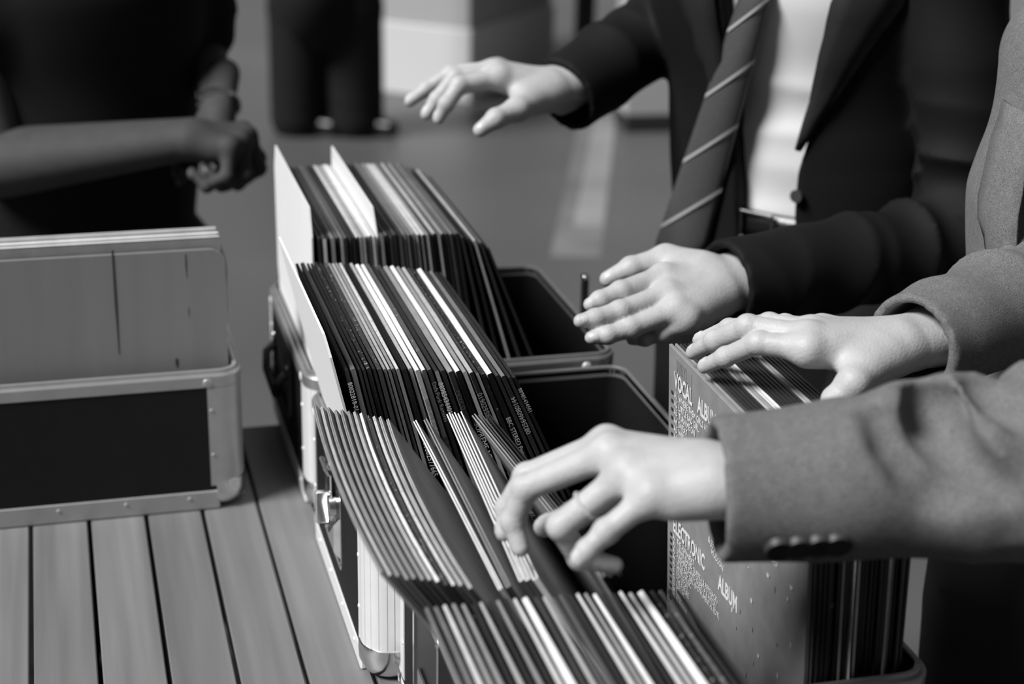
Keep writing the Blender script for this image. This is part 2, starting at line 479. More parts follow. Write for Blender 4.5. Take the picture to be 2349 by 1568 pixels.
# ------------------------------------------------------------------ records
def sleeve_mat(v, wear=0):
    v = min((.006, .02, .045, .09, .16, .26, .40, .58, .80), key=lambda q: abs(math.log(q / max(v, .004))))
    return mat('sleeve_card_%d_%d' % (int(v * 1000), wear), v, 0.42 if v < .1 else .5, noise=0.10, nscale=55, wear=(0, .35, 1.0)[wear], wcol=.34 if v < .3 else .25, bump=.03, bscale=300)

S = 0.315
def sleeve(label, group, xt, lean, y1, th, top, spine, face=None, wear=0, base=.0100, bow=0.0, open_top=False, text=None, tval=None, rise=0.0, size=S, yaw=0.0, name='record_sleeve', parent_mode='x', chip=True, tup=False):
    """one record sleeve standing in a case: xt = x of its top edge, lean in degrees (top tipped to -x), y1 = y of its far edge, th = thickness"""
    a = math.radians(lean)
    zt, hgt = base + rise, size
    xb = xt + hgt * math.sin(a)                       # foot of its -x face
    yc = y1 - size / 2
    face = top if face is None else face
    mats = [sleeve_mat(face, 0), sleeve_mat(top, wear), sleeve_mat(spine, 1 if wear else 0)]
    nu = 8 if bow else 2
    # cross-section in (thickness, height); u runs along y from the far edge to the near edge
    if open_top:
        b_ = 0.0011; sec = [(0, 0), (th, 0), (th, hgt), (th - b_, hgt), (th - b_, .004), (b_, .004), (b_, hgt), (0, hgt)]
        smats = [0, 0, 1, 0, 0, 0, 1, 0]
    else:
        c = min(.0007, th * .3); sec = [(c, 0), (th - c, 0), (th, c), (th, hgt - c), (th - c, hgt), (c, hgt), (0, hgt - c), (0, c)]
        smats = [0, 0, 0, 1, 1, 1, 0, 0]
    ns = len(sec); v, f, fm = [], [], []
    ca, sa = math.cos(a), math.sin(a); cy, sy = math.cos(math.radians(yaw)), math.sin(math.radians(yaw))
    inset = [0.0006] + [0] * (nu - 1) + [0.0006]
    for i in range(nu + 1):
        u = -size / 2 + size * i / nu
        bw_ = -bow * (1 - (2 * u / size) ** 2)
        for (t, h) in sec:
            tt = t if 0 < i < nu else th / 2 + (t - th / 2) * (.72 if not open_top else 1)
            X = (tt + bw_ * (.25 + .75 * h / hgt)) * ca - h * sa
            Z = (tt) * sa + h * ca
            Y = -u
            v.append((X * cy - Y * sy, X * sy + Y * cy, Z))
    for i in range(nu):
        for k in range(ns):
            f.append((i * ns + k, (i + 1) * ns + k, (i + 1) * ns + (k + 1) % ns, i * ns + (k + 1) % ns)); fm.append(smats[k])
    if open_top:
        for i, rev in ((0, True), (nu, False)):
            o = i * ns
            for q in ((0, 1, 4, 5), (1, 2, 3, 4), (0, 5, 6, 7)):
                f.append(tuple(o + k for k in (q[::-1] if rev else q))); fm.append(2 if i else 1)
        # spine closing the near end: top edge shows as a U
        k0 = len(v); o = nu * ns
        e = [v[o + k] for k in (0, 1, 2, 7)]
        for d in (0, -.0011): v += [(x, y + d, z) for x, y, z in e]
        f += [(k0 + 4, k0 + 5, k0 + 6, k0 + 7), (k0, k0 + 3, k0 + 2, k0 + 1), (k0 + 3, k0 + 7, k0 + 6, k0 + 2), (k0, k0 + 4, k0 + 7, k0 + 3), (k0 + 1, k0 + 2, k0 + 6, k0 + 5), (k0, k0 + 1, k0 + 5, k0 + 4)]
        fm += [2, 0, 1, 0, 0, 0]
    else:
        f.append(tuple(range(ns))); fm.append(2)
        f.append(tuple(nu * ns + k for k in range(ns))[::-1]); fm.append(2)
    o = mesh(name, v, f, mats, None, (xb, yc, zt), fmat=fm)
    tag(o, label, 'record', group)
    if text:
        body, tsz, off = text; tsz = min(tsz, th * 1.38)
        tm = PRINT_WHITE if tval is None else mat('spine_print_%d' % int(tval * 1000), tval, .5)
        zaxis = Vector((0, -1, 0))
        down = Vector((ca * 0 + sa, 0, -ca)) if not tup else Vector((-sa, 0, ca))
        upv = zaxis.cross(down)
        hh = hgt - off
        org = Vector((th * .5 * ca - hh * sa, -size / 2 - .0004 - (0.0011 if open_top else 0), th * .5 * sa + hh * ca)) - upv * tsz * .34
        mtx = Matrix.Translation(org) @ Matrix((down, upv, zaxis)).transposed().to_4x4()
        lettering('spine_lettering', body, tsz, mtx, tm, o, squeeze=.9)
    return o

def divider(label, xt, lean, y1, hgt, wid, th=.0016, base=.010, cut=.02, name='divider_card', m_=None, group='white divider cards in the record cases', bow=0):
    """plain card with clipped top corners"""
    a = math.radians(lean); ca, sa = math.cos(a), math.sin(a)
    xb = xt + hgt * sa
    prof = [(-.149, 0), (.149, 0), (.149, .172), (wid / 2, .186), (wid / 2, hgt - cut), (wid / 2 - cut * .5, hgt), (-wid / 2 + cut * .5, hgt), (-wid / 2, hgt - cut), (-wid / 2, .186), (-.149, .172)]
    v = [(t * ca - h * sa, -u, t * sa + h * ca) for t in (0, th) for (u, h) in prof]
    n = len(prof)
    f = [tuple(range(n)), tuple(range(n, 2 * n))[::-1]] + [(i, n + i, n + (i + 1) % n, (i + 1) % n) for i in range(n)]
    o = mesh(name, v, f, m_ or WHITE_CARD, None, (xb, y1 - wid / 2, base))
    return tag(o, label, 'divider', group)

TONE = {.006: 'black', .02: 'black', .045: 'charcoal', .09: 'dark grey', .16: 'grey', .26: 'mid grey', .40: 'light grey', .58: 'pale grey', .80: 'white'}
def tone(v): return TONE[min(TONE, key=lambda q: abs(math.log(q / max(v, .004))))]

def row(specs, xs, leans, y1, group, where, **kw):
    """specs: (thickness mm, top tone, spine tone, extra dict); xs: x of the first and last top edge; leans likewise. Spread so that the tops fill xs."""
    total = sum(s[0] for s in specs)
    acc = 0.0
    for i, s in enumerate(specs):
        t = acc / (total - specs[-1][0])
        ex = dict(s[3]) if len(s) > 3 else {}
        xt = xs[0] + (xs[1] - xs[0]) * t
        ln = leans[0] + (leans[1] - leans[0]) * (t ** 1.3)
        k = dict(kw); k.update(ex)
        j = k.pop('jog', rng.uniform(-.0025, .0025)); rise = k.pop('rise', 0)
        th = s[0] * .001 * k.pop('slim', .86) * math.cos(math.radians(ln))
        desc = '%s-edged record sleeve, %s %s' % (tone(s[1]), ORD[i], where)
        if ex.get('text'): desc = '%s record sleeve with spine lettering, %s %s' % (tone(s[2]), ORD[i], where)
        sleeve(desc, group, xt, ln, y1 + j, th, s[1], s[2], rise=rise, **k)
        acc += s[0]

W_, K_ = .80, .008
# far case
divider('tall white divider card at the end of the far case', 0.0112, 0.4, 0.3315, .345, .314, cut=.03)
g1 = [(4, .02, .02), (5, .05, .58), (3, .02, .02), (5, .16, .26), (4, .12, .02), (4, .16, .40), (4, .10, .012), (4, .02, .09), (4, .02, .012), (3, .58, .045), (3, .40, .26), (3, .26, .40), (3, .58, .20), (4, .70, .16), (3, .60, .40)]
row(g1, (.0175, .078), (3, 4.5), .3282, 'records in the far case', 'behind the end divider of the far case', slim=1.04)
divider('second tall white divider card, between two packs in the far case', 0.0815, 4.2, 0.331, .342, .312, cut=.03)
g1b = [(4, .10, .26), (4, .09, .02), (3, .02, .16), (5, .05, .012), (4, .02, .10), (4, .16, .30), (4, .16, .02), (4, .30, .26), (4, .58, .02), (4, .58, .02), (3, .30, .40), (3, .05, .02), (4, .45, .02), (3, .09, .40), (4, .26, .02), (4, .10, .02), (4, .14, .02), (5, .09, .02)]
row(g1b, (.086, .170), (4.6, 9), .3282, 'records in the far case', 'after the second divider of the far case', slim=1.15)
g1c = [(4, .05, .03), (4, .03, .02), (4, .40, .35), (5, .08, .05), (4, .05, .03)]
row(g1c, (.1775, .2080), (13, 22), .3282, 'records in the far case', 'in the loose leaning records of the far case')
# middle case
divider('white divider card leaning at the end of the middle case', -0.0340, 13.1, -0.0480, .350, .318, th=.0022)
x_ = lambda **k: k
g2 = [(4, .02, .012, x_(text=('80022818-01', .0065, .012))), (5.5, .20, .20), (3, .02, .012), (3, .015, .012), (4.5, .012, .015, x_(wear=2)), (3, .03, .02), (4.5, .06, .05, x_(wear=2)),
      (3, .30, .20), (3, .35, .16), (3, .26, .12), (3.5, .60, .26, x_(wear=2)), (5.5, .010, .010, x_(text=('00602577665', .0075, .075))),
      (4, .45, .30, x_(wear=1)), (5, .80, .42, x_(text=('06025 478 207-5 (4)', .0055, .03), tval=.16)), (4.5, .80, .09, x_(text=('BEASTIE BOYS', .0085, .07), tval=.012)),
      (4.5, .10, .02, x_(text=('Daft Punk Remixes', .006, .013), tval=.35, wear=1)), (4.5, .02, .26, x_(text=('88985434401', .0085, .012), tval=.7)), (5, .05, .012), (6, .22, .012, x_(text=('MEXICO', .006, .02), tval=.1)),
      (5.5, .85, .008, x_(text=('SUPREME NTM', .009, .055), tval=.75)), (4.5, .30, .40), (5, .45, .02, x_(text=('0190295920233 4', .0085, .022), tval=.3)), (3.5, .06, .45, x_(wear=1)), (4.5, .03, .01, x_(wear=2)),
      (6.5, .85, .010, x_(text=('BBC STEREO Personal Compilation', .0062, .048), tval=.6)), (4, .06, .012), (5, .14, .012, x_(text=('0825646080144', .0095, .065), tval=.4, tup=True)), (4, .03, .02), (4, .012, .008, x_(text=('88985434501', .0068, .012), tval=.6))]
row(g2, (-.0165, .139), (12.2, 24.5), -.0485, 'records in the middle case', 'from the divider of the middle case', slim=1.12)
# near case: open-topped sleeves tipped over the end of the case
YN = -.3960
g3 = [(5, .30, .30, x_(face=.38)), (4.5, .35, .10), (5, .30, .12), (4.5, .26, .10), (5, .30, .05), (4.5, .26, .04), (4.5, .40, .05, x_(wear=1)), (4.5, .70, .012, x_(wear=2)), (4.5, .06, .02, x_(wear=2)), (4.5, .60, .05, x_(wear=2)), (5, .45, .10), (5, .35, .06)]
for i, s_ in enumerate(g3): g3[i] = (s_[0], s_[1], s_[2], dict(s_[3] if len(s_) > 3 else {}, rise=.034 - .022 * i / 11))
row(g3, (-.0495, .0145), (35.8, 34.5), YN, 'tipped records in the near case', 'of the tipped open sleeves in the near case', open_top=True, bow=.007, slim=.64)
PL = 'tipped records in the near case'
def one(desc, xc, lean, yaw, th, top, spine, **k): sleeve(desc, PL, xc, lean, YN + (.002 if yaw > 1 else -.004 if yaw < -2 else 0), th, top, spine, yaw=yaw, open_top=True, **k)
one('grey record sleeve with one white edge, just before the flicked white sleeves', .0385, 32.3, -0.4, .0032, .85, .35, face=.58)
one('mid grey record sleeve bowed beside the flicked white sleeves', .0465, 32.3, -1.0, .0034, .30, .05, face=.45)
one('white-edged record sleeve, first of the three under the ringed hand', .0620, 31.3, -3.0, .0036, .85, .12, face=.5)
one('white-edged record sleeve, second of the three under the ringed hand', .0668, 31.3, -3.0, .0036, .85, .12, face=.5)
one('white-edged record sleeve, third of the three under the ringed hand', .0722, 31.3, -3.0, .0042, .85, .80, face=.5)
one('grey record sleeve swung open beyond the three white ones', .1010, 30.3, 4.0, .0036, .30, .05, face=.42)
one('dark grey record sleeve swung open, behind the grey one', .1068, 30.3, 4.0, .0034, .10, .02, face=.06)
one('black record sleeve swung open, last of the tipped ones', .1135, 30.3, 4.0, .0036, .02, .02, face=.02)
# the pack at the other end of the near case, held upright
COVER = sleeve('grey record cover printed with two track lists, facing the tipped records', 'upright pack in the near case', .276, 2.6, YN - .001, .0045, .24, .16, face=.21, base=.0180)
g4 = [(4, .30, .012), (3.5, .05, .012), (4, .02, .012), (4, .012, .012), (4, .012, .04, x_(text=('DJ', .008, .10), tval=.5)), (4, .02, .008), (3.5, .40, .40), (4, .30, .008), (3.5, .58, .008), (3, .80, .008), (4, .02, .58), (4, .012, .01), (4.5, .02, .01, x_(text=('VOLUME', .007, .24), tval=.3)), (4, .012, .01), (4, .02, .01, x_(text=('LIVE', .007, .25), tval=.25)), (4, .02, .01), (3.5, .35, .008), (3.5, .45, .45), (4, .02, .16), (4, .02, .01), (4, .012, .05), (4, .012, .01)]
row(g4, (.2818, .3600), (2.5, 1.2), YN - .001, 'upright pack in the near case', 'behind the printed cover', base=.0180, slim=.80)
# printing on the cover, laid out on its -x face
INK = mat('cover_ink_white', .80, .5); INK_D = mat('cover_ink_dark', .05, .5)
a_c = math.radians(2.6)
def cover_text(body, y, z, size, ink=None, sq=.78, sp=1.0, turn=0, bold=None):
    """y, z in scene coordinates from the table top; reads towards -y"""
    h_ = (z - .018) / math.cos(a_c)
    o_ = Vector((-h_ * math.sin(a_c) - .0003, y - (YN - .001 - S / 2), h_ * math.cos(a_c)))
    xa = Vector((0, -1, 0)); ya = Vector((-math.sin(a_c), 0, math.cos(a_c))); za = xa.cross(ya)
    mt = Matrix.Translation(o_) @ Matrix((xa, ya, za)).transposed().to_4x4() @ Matrix.Rotation(turn, 4, 'Z')
    lettering('cover_lettering', body, size, mt, ink or INK, COVER, spacing=sp, squeeze=sq, bold=(.00075 if size > .015 else .00018) if bold is None else bold)
cover_text('VOCAL', -.4145, .2975, .0215, sq=.64, sp=1.02)
cover_text('ALBUM', -.4740, .2975, .0215, sq=.64, sp=1.02)
for i, tx in enumerate(('A1  WHERE THEM GIRLS AT', 'A2  LITTLE BAD GIRL', 'A3  TURN ME ON', 'A4  SWEAT', 'A5  WITHOUT YOU', 'A6  NOTHING REALLY MATTERS', 'B1  I CAN ONLY IMAGINE', 'B2  CRANK IT UP', 'B3  I JUST WANNA', 'B4  NIGHT OF YOUR LIFE', 'B5  REPEAT')):
    cover_text(tx, -.4145, .2875 - i * .0083, .0088)
cover_text('& JENNIFER', -.5050, .186, .0088, turn=-.12); cover_text('HUDSON', -.5130, .178, .0088, turn=-.12)
cover_text('ELECTRONIC', -.4145, .1525, .0215, sq=.64, sp=1.02)
cover_text('ALBUM', -.5310, .1525, .0215, sq=.64, sp=1.02)
for i, tx in enumerate(('A1  THE ALPHABEAT', 'A2  LUNAR (DAVID GUETTA & AFROJACK)', 'A3  SUNSHINE (DAVID GUETTA & AVICII)', 'A4  LITTLE BAD GIRL (INSTRUMENTAL EDIT)', 'A5  METRO MUSIC', 'B1  TOY STORY', 'B2  THE FUTURE', 'B3  DREAMS', 'B4  PARIS', 'B5  GLASGOW')):
    cover_text(tx, -.4145, .1435 - i * .0068, .0078)
cover_text('TIMBALAND & DEV', -.6000, .240, .0085, turn=-.05)
cover_text('VINYL  1', -.4180, .3130, .0200, mat('cover_ink_faint', .12, .5), sq=.45, sp=1.25, bold=-.0004)
for i in range(11):                                           # punched-looking dots beside the track numbers
    for zz in (.2900 - i * .0083, .1457 - i * .0068):
        v_ = []
        for k in range(10):
            an = 2 * math.pi * k / 10; h_ = (zz - .018 + .0021 * math.sin(an)) / math.cos(a_c)
            v_.append((-h_ * math.sin(a_c) - .0005, -.4085 + .0021 * math.cos(an) - (YN - .001 - S / 2), h_ * math.cos(a_c)))
        mesh('cover_dot', v_, [tuple(range(10))], INK_D, COVER)
r5 = random.Random(3)
for i in range(34):                                           # scattered flecks of the printed design
    yy_, zz, ln_, wd_ = r5.uniform(-.69, -.56), r5.uniform(.06, .26), r5.uniform(.0012, .007), r5.uniform(.0008, .0022)
    h_ = lambda z_: (z_ - .018) / math.cos(a_c)
    pts_ = [(yy_ - wd_, zz), (yy_ + wd_, zz), (yy_ + wd_, zz + ln_), (yy_ - wd_, zz + ln_ * .8)]
    mesh('cover_fleck', [(-h_(z_) * math.sin(a_c) - .0005, y_ - (YN - .001 - S / 2), h_(z_) * math.cos(a_c)) for y_, z_ in pts_], [(0, 1, 2, 3)], INK if i % 3 else PRINT_GREY, COVER)
# the front row
g5 = [(5, .16, .1), (5, .20, .1), (5, .65, .2), (5, .30, .2), (5, .26, .1), (5, .02, .02), (4.5, .35, .1), (5, .03, .02), (4.5, .30, .1), (5, .02, .02), (4.5, .60, .3), (7, .70, .3, x_(slim=.95)), (5, .06, .02), (4.5, .35, .1), (4.5, .12, .02), (5, .10, .02), (5, .02, .02), (4.5, .50, .2), (4.5, .30, .1), (5, .78, .2), (5, .02, .02), (5, .03, .02), (5, .50, .2), (5, .45, .2), (7.5, .84, .3, x_(slim=.95)), (5, .03, .02, x_(wear=2)), (5, .10, .02, x_(wear=2)), (5, .02, .02), (5, .02, .02)]
row(g5, (-.026, .158), (27.5, 30.5), -.7475, 'records in the front case', 'in the front case, counted from its latch end', bow=.0)
# the sideways case: a plywood board and the sleeves behind it
PLY = mat('birch_plywood', 0.215, 0.5, noise=0.05, nscale=3, stretch=(16, 16, 1.0), bump=.03, bscale=8, detail=4)
MARK = mat('plywood_knot', 0.035, 0.6)

def turned(o, x, y, z, tilt):
    """stand a sleeve made for the x direction so that it faces -y"""
    o.rotation_euler = (0, 0, math.pi / 2)
    o.location = (x, y, z + T)
    return o

bx0, bx1, by, bz = -0.068 - CW + .012, -0.0795, .0645, .0100
bh = .2935
w_ = bx1 - bx0
r_ = .016
prof = [(0, 0), (w_, 0)] + [(w_ - r_ + r_ * math.cos(math.radians(t)), bh - r_ + r_ * math.sin(math.radians(t))) for t in range(0, 91, 15)] + [(r_ - r_ * math.sin(math.radians(t)), bh - r_ + r_ * math.cos(math.radians(t))) for t in range(0, 91, 15)]
n = len(prof)
tl = math.radians(1.0)
v = [(x, y * math.cos(tl) - z * math.sin(tl) * 0 - z * math.sin(tl) * .0, z) for y in (0, .006) for (x, z) in prof]
o = mesh('divider_board', v, [tuple(range(n)), tuple(range(n, 2 * n))[::-1]] + [(i, n + i, n + (i + 1) % n, (i + 1) % n) for i in range(n)], PLY, None, (bx0, by, bz))
tag(o, 'plywood board with rounded corners at the front of the sideways case', 'divider')
for (px, pz0, pz1, wd_) in ((.2015, .178, .299, .0030), (.2795, .262, .290, .0014), (.2800, .215, .228, .0008), (.2640, .157, .168, .0034)):
    a_, b_ = (px, -.0003, pz0), (px - .001, -.0003, pz1)
    MB().add([(px - wd_ * .15, -.0003, pz0), (px + wd_ * .15, -.0003, pz0), (px + wd_ * .5, -.0003, (pz0 + pz1) / 2), (px + wd_ * .4, -.0003, pz1), (px - wd_ * .4, -.0003, pz1), (px - wd_ * .5, -.0003, (pz0 + pz1) / 2)], [tuple(range(6))]).build('wood_mark', MARK, o)
yy = .0735
for i, (th, tp, hh) in enumerate(((3, .02, .316), (4.5, .80, .316), (3.5, .45, .317), (4, .70, .318), (3.5, .75, .3175), (12, .40, .3195), (4, .05, .315), (4, .3, .315), (4, .1, .315), (4, .5, .315))):
    s_ = sleeve('%s-edged record sleeve, %s behind the plywood board' % (tone(tp), ORD[i]), 'records behind the plywood board', 0, 0, 0, th * .001 * .92, tp, tp, size=.3035, face=.3)
    s_.location = (-.0830 - .3035 / 2 + (0.0 if i < 2 else -.001 * (i % 3)), yy, bz + T + (hh - .315)); s_.rotation_euler = (0, 0, math.pi / 2 * 1)
    s_.location.y += th * .001 * 0
    yy += th * .001
# ------------------------------------------------------------------ smooth solids for bodies and cloth
V3 = lambda *a: np.array(a, float)
def unit(v): v = np.asarray(v, float); return v / (np.linalg.norm(v) + 1e-12)

def smin(a, b, k):
    if k <= 0: return np.minimum(a, b)
    h = np.maximum(k - np.abs(a - b), 0) / k
    return np.minimum(a, b) - h * h * k * 0.25

class Cone:
    """tapered limb from a to b; flat = (direction, ratio) thins it that way; fold = f(t, angle, metres along) pushes the surface out"""
    def __init__(s, a, b, ra, rb, flat=None, fold=None, frame=None):
        s.a, s.b, s.ra, s.rb, s.flat, s.fold = np.asarray(a, float), np.asarray(b, float), ra, rb, flat, fold
        s.L = np.linalg.norm(s.b - s.a) + 1e-9
        s.d = (s.b - s.a) / s.L
        n = np.asarray(frame if frame is not None else (0, 0, 1.0) if abs(s.d[2]) < .8 else (1.0, 0, 0), float)
        s.e1 = unit(n - s.d * (n @ s.d)); s.e2 = np.cross(s.d, s.e1)
        if flat is not None:
            n = np.asarray(flat[0], float); n = unit(n - s.d * (n @ s.d)); s.flat = (n, flat[1])
    def bounds(s, m):
        R = max(s.ra, s.rb) + m + (.02 if s.fold else 0)
        return np.minimum(s.a, s.b) - R, np.maximum(s.a, s.b) + R
    def __call__(s, X, Y, Z):
        px, py, pz = X - s.a[0], Y - s.a[1], Z - s.a[2]
        t = np.clip((px * s.d[0] + py * s.d[1] + pz * s.d[2]) / s.L, 0, 1)
        wx, wy, wz = px - t * s.L * s.d[0], py - t * s.L * s.d[1], pz - t * s.L * s.d[2]
        q = 1.0
        if s.flat is not None:
            n, k = s.flat
            wn = (wx * n[0] + wy * n[1] + wz * n[2]) * (k - 1)
            wx, wy, wz = wx + n[0] * wn, wy + n[1] * wn, wz + n[2] * wn
            q = 1 / math.sqrt(k)
        r = s.ra + (s.rb - s.ra) * t
        if s.fold is not None:
            ang = np.arctan2(wx * s.e2[0] + wy * s.e2[1] + wz * s.e2[2], wx * s.e1[0] + wy * s.e1[1] + wz * s.e1[2])
            r = r + s.fold(t, ang, t * s.L)
        return (np.sqrt(wx * wx + wy * wy + wz * wz) - r) * q

class Ball:
    """ellipsoid: centre, three radii along three axes"""
    def __init__(s, c, r, axes=None):
        s.c = np.asarray(c, float); s.r = np.asarray(r if hasattr(r, '__len__') else (r, r, r), float)
        s.A = np.array([unit(a) for a in axes]) if axes is not None else np.eye(3)
    def bounds(s, m):
        R = s.r.max() + m
        return s.c - R, s.c + R
    def __call__(s, X, Y, Z):
        px, py, pz = X - s.c[0], Y - s.c[1], Z - s.c[2]
        k0 = 0; k1 = 0
        for i in range(3):
            q = (px * s.A[i, 0] + py * s.A[i, 1] + pz * s.A[i, 2]) / s.r[i]
            k0 = k0 + q * q; k1 = k1 + (q / s.r[i]) ** 2
        k0 = np.sqrt(k0); k1 = np.sqrt(k1) + 1e-9
        return k0 * (k0 - 1) / k1

class Fn:
    def __init__(s, f, lo, hi): s.f, s.lo, s.hi = f, np.asarray(lo, float), np.asarray(hi, float)
    def bounds(s, m): return s.lo - m, s.hi + m
    def __call__(s, X, Y, Z): return s.f(X, Y, Z)

class Field:
    def __init__(s, prims, h, pad=.012):
        lo = np.min([p.bounds(pad)[0] for p in prims], axis=0); hi = np.max([p.bounds(pad)[1] for p in prims], axis=0)
        s.lo, s.h = lo, h
        s.n = np.ceil((hi - lo) / h).astype(int) + 2
        s.ax = [(lo[i] + h * np.arange(s.n[i])).astype(np.float32) for i in range(3)]
        s.F = np.full(s.n, .2, np.float32)
    def view(s, p, m):
        lo, hi = p.bounds(m)
        sl = tuple(slice(max(0, int((lo[i] - s.lo[i]) / s.h)), min(s.n[i], int((hi[i] - s.lo[i]) / s.h) + 2)) for i in range(3))
        if any(q.stop <= q.start for q in sl): return None, None
        g = [s.ax[0][sl[0]][:, None, None], s.ax[1][sl[1]][None, :, None], s.ax[2][sl[2]][None, None, :]]
        return sl, g
    def add(s, p, k=.01):
        sl, g = s.view(p, k + 3 * s.h)
        if sl: s.F[sl] = smin(s.F[sl], p(*g).astype(np.float32), k)
        return s
    def cut(s, p, k=.004):
        sl, g = s.view(p, k + 3 * s.h)
        if sl: s.F[sl] = -smin(-s.F[sl], p(*g).astype(np.float32), k)
        return s
    def keep(s, p, k=.004):
        g = [s.ax[0][:, None, None], s.ax[1][None, :, None], s.ax[2][None, None, :]]
        s.F = -smin(-s.F, -p(*g).astype(np.float32), k)
        return s
    def surface(s, relax=1):
        F = s.F.copy()
        F[0], F[-1] = .2, .2; F[:, 0], F[:, -1] = .2, .2; F[:, :, 0], F[:, :, -1] = .2, .2
        I = F < 0
        n = F.shape
        c = np.zeros([k - 1 for k in n], np.int8)
        for dx in (0, 1):
            for dy in (0, 1):
                for dz in (0, 1): c += I[dx:n[0] - 1 + dx, dy:n[1] - 1 + dy, dz:n[2] - 1 + dz]
        act = (c > 0) & (c < 8)
        idx = np.full(act.shape, -1, np.int32)
        ii = np.argwhere(act)
        idx[act] = np.arange(len(ii))
        acc = np.zeros((len(ii), 3)); cnt = np.zeros(len(ii))
        i, j, k = ii.T
        for ax in range(3):
            o = [a for a in range(3) if a != ax]
            for b0 in (0, 1):
                for b1 in (0, 1):
                    d = [0, 0, 0]; d[o[0]], d[o[1]] = b0, b1
                    e = list(d); e[ax] = 1
                    f0 = F[i + d[0], j + d[1], k + d[2]]; f1 = F[i + e[0], j + e[1], k + e[2]]
                    x = (f0 < 0) != (f1 < 0)
                    t = np.where(x, f0 / np.where(x, f0 - f1, 1), 0)
                    p = np.repeat(np.array([d], float), len(ii), 0); p[:, ax] = t
                    acc[x] += p[x]; cnt += x
        P = (ii + acc / cnt[:, None]) * s.h + s.lo
        quads = []
        for ax in range(3):
            sl0 = [slice(None)] * 3; sl1 = [slice(None)] * 3
            sl0[ax], sl1[ax] = slice(0, n[ax] - 1), slice(1, n[ax])
            A, B = I[tuple(sl0)], I[tuple(sl1)]
            e = np.argwhere(A != B)
            if not len(e): continue
            o1, o2 = (ax + 1) % 3, (ax + 2) % 3
            ok = (e[:, o1] > 0) & (e[:, o2] > 0) & (e[:, o1] < n[o1] - 1) & (e[:, o2] < n[o2] - 1)
            e = e[ok]
            def cell(a, b):
                q = e.copy(); q[:, o1] += a; q[:, o2] += b
                return idx[q[:, 0], q[:, 1], q[:, 2]]
            q = np.stack([cell(-1, -1), cell(0, -1), cell(0, 0), cell(-1, 0)], 1)
            inside = A[e[:, 0], e[:, 1], e[:, 2]]
            q[~inside] = q[~inside][:, ::-1]
            quads.append(q)
        Q = np.concatenate(quads)
        for _ in range(relax):
            S_ = np.zeros_like(P); c_ = np.zeros(len(P))
            for a in range(4):
                b_ = (a + 1) % 4
                np.add.at(S_, Q[:, a], P[Q[:, b_]]); np.add.at(c_, Q[:, a], 1)
                np.add.at(S_, Q[:, b_], P[Q[:, a]]); np.add.at(c_, Q[:, b_], 1)
            P = P * .5 + .5 * S_ / np.maximum(c_, 1)[:, None]
        return P, Q

def solid(name, parts, material, parent, base):
    """one smooth mesh object out of one or several (points, quads) surfaces"""
    vs, qs, k = [], [], 0
    for P, Q in parts:
        vs.append(P); qs.append(Q + k); k += len(P)
    P, Q = np.concatenate(vs) - np.asarray(base), np.concatenate(qs).astype(np.int32)
    me = bpy.data.meshes.new(name)
    me.vertices.add(len(P)); me.vertices.foreach_set('co', P.astype(np.float32).ravel())
    me.loops.add(Q.size); me.loops.foreach_set('vertex_index', Q.ravel())
    me.polygons.add(len(Q)); me.polygons.foreach_set('loop_start', np.arange(0, Q.size, 4, dtype=np.int32))
    me.polygons.foreach_set('use_smooth', np.ones(len(Q), bool))
    me.materials.append(material)
    me.update(calc_edges=True)
    o = bpy.data.objects.new(name, me)
    return link(o, parent)

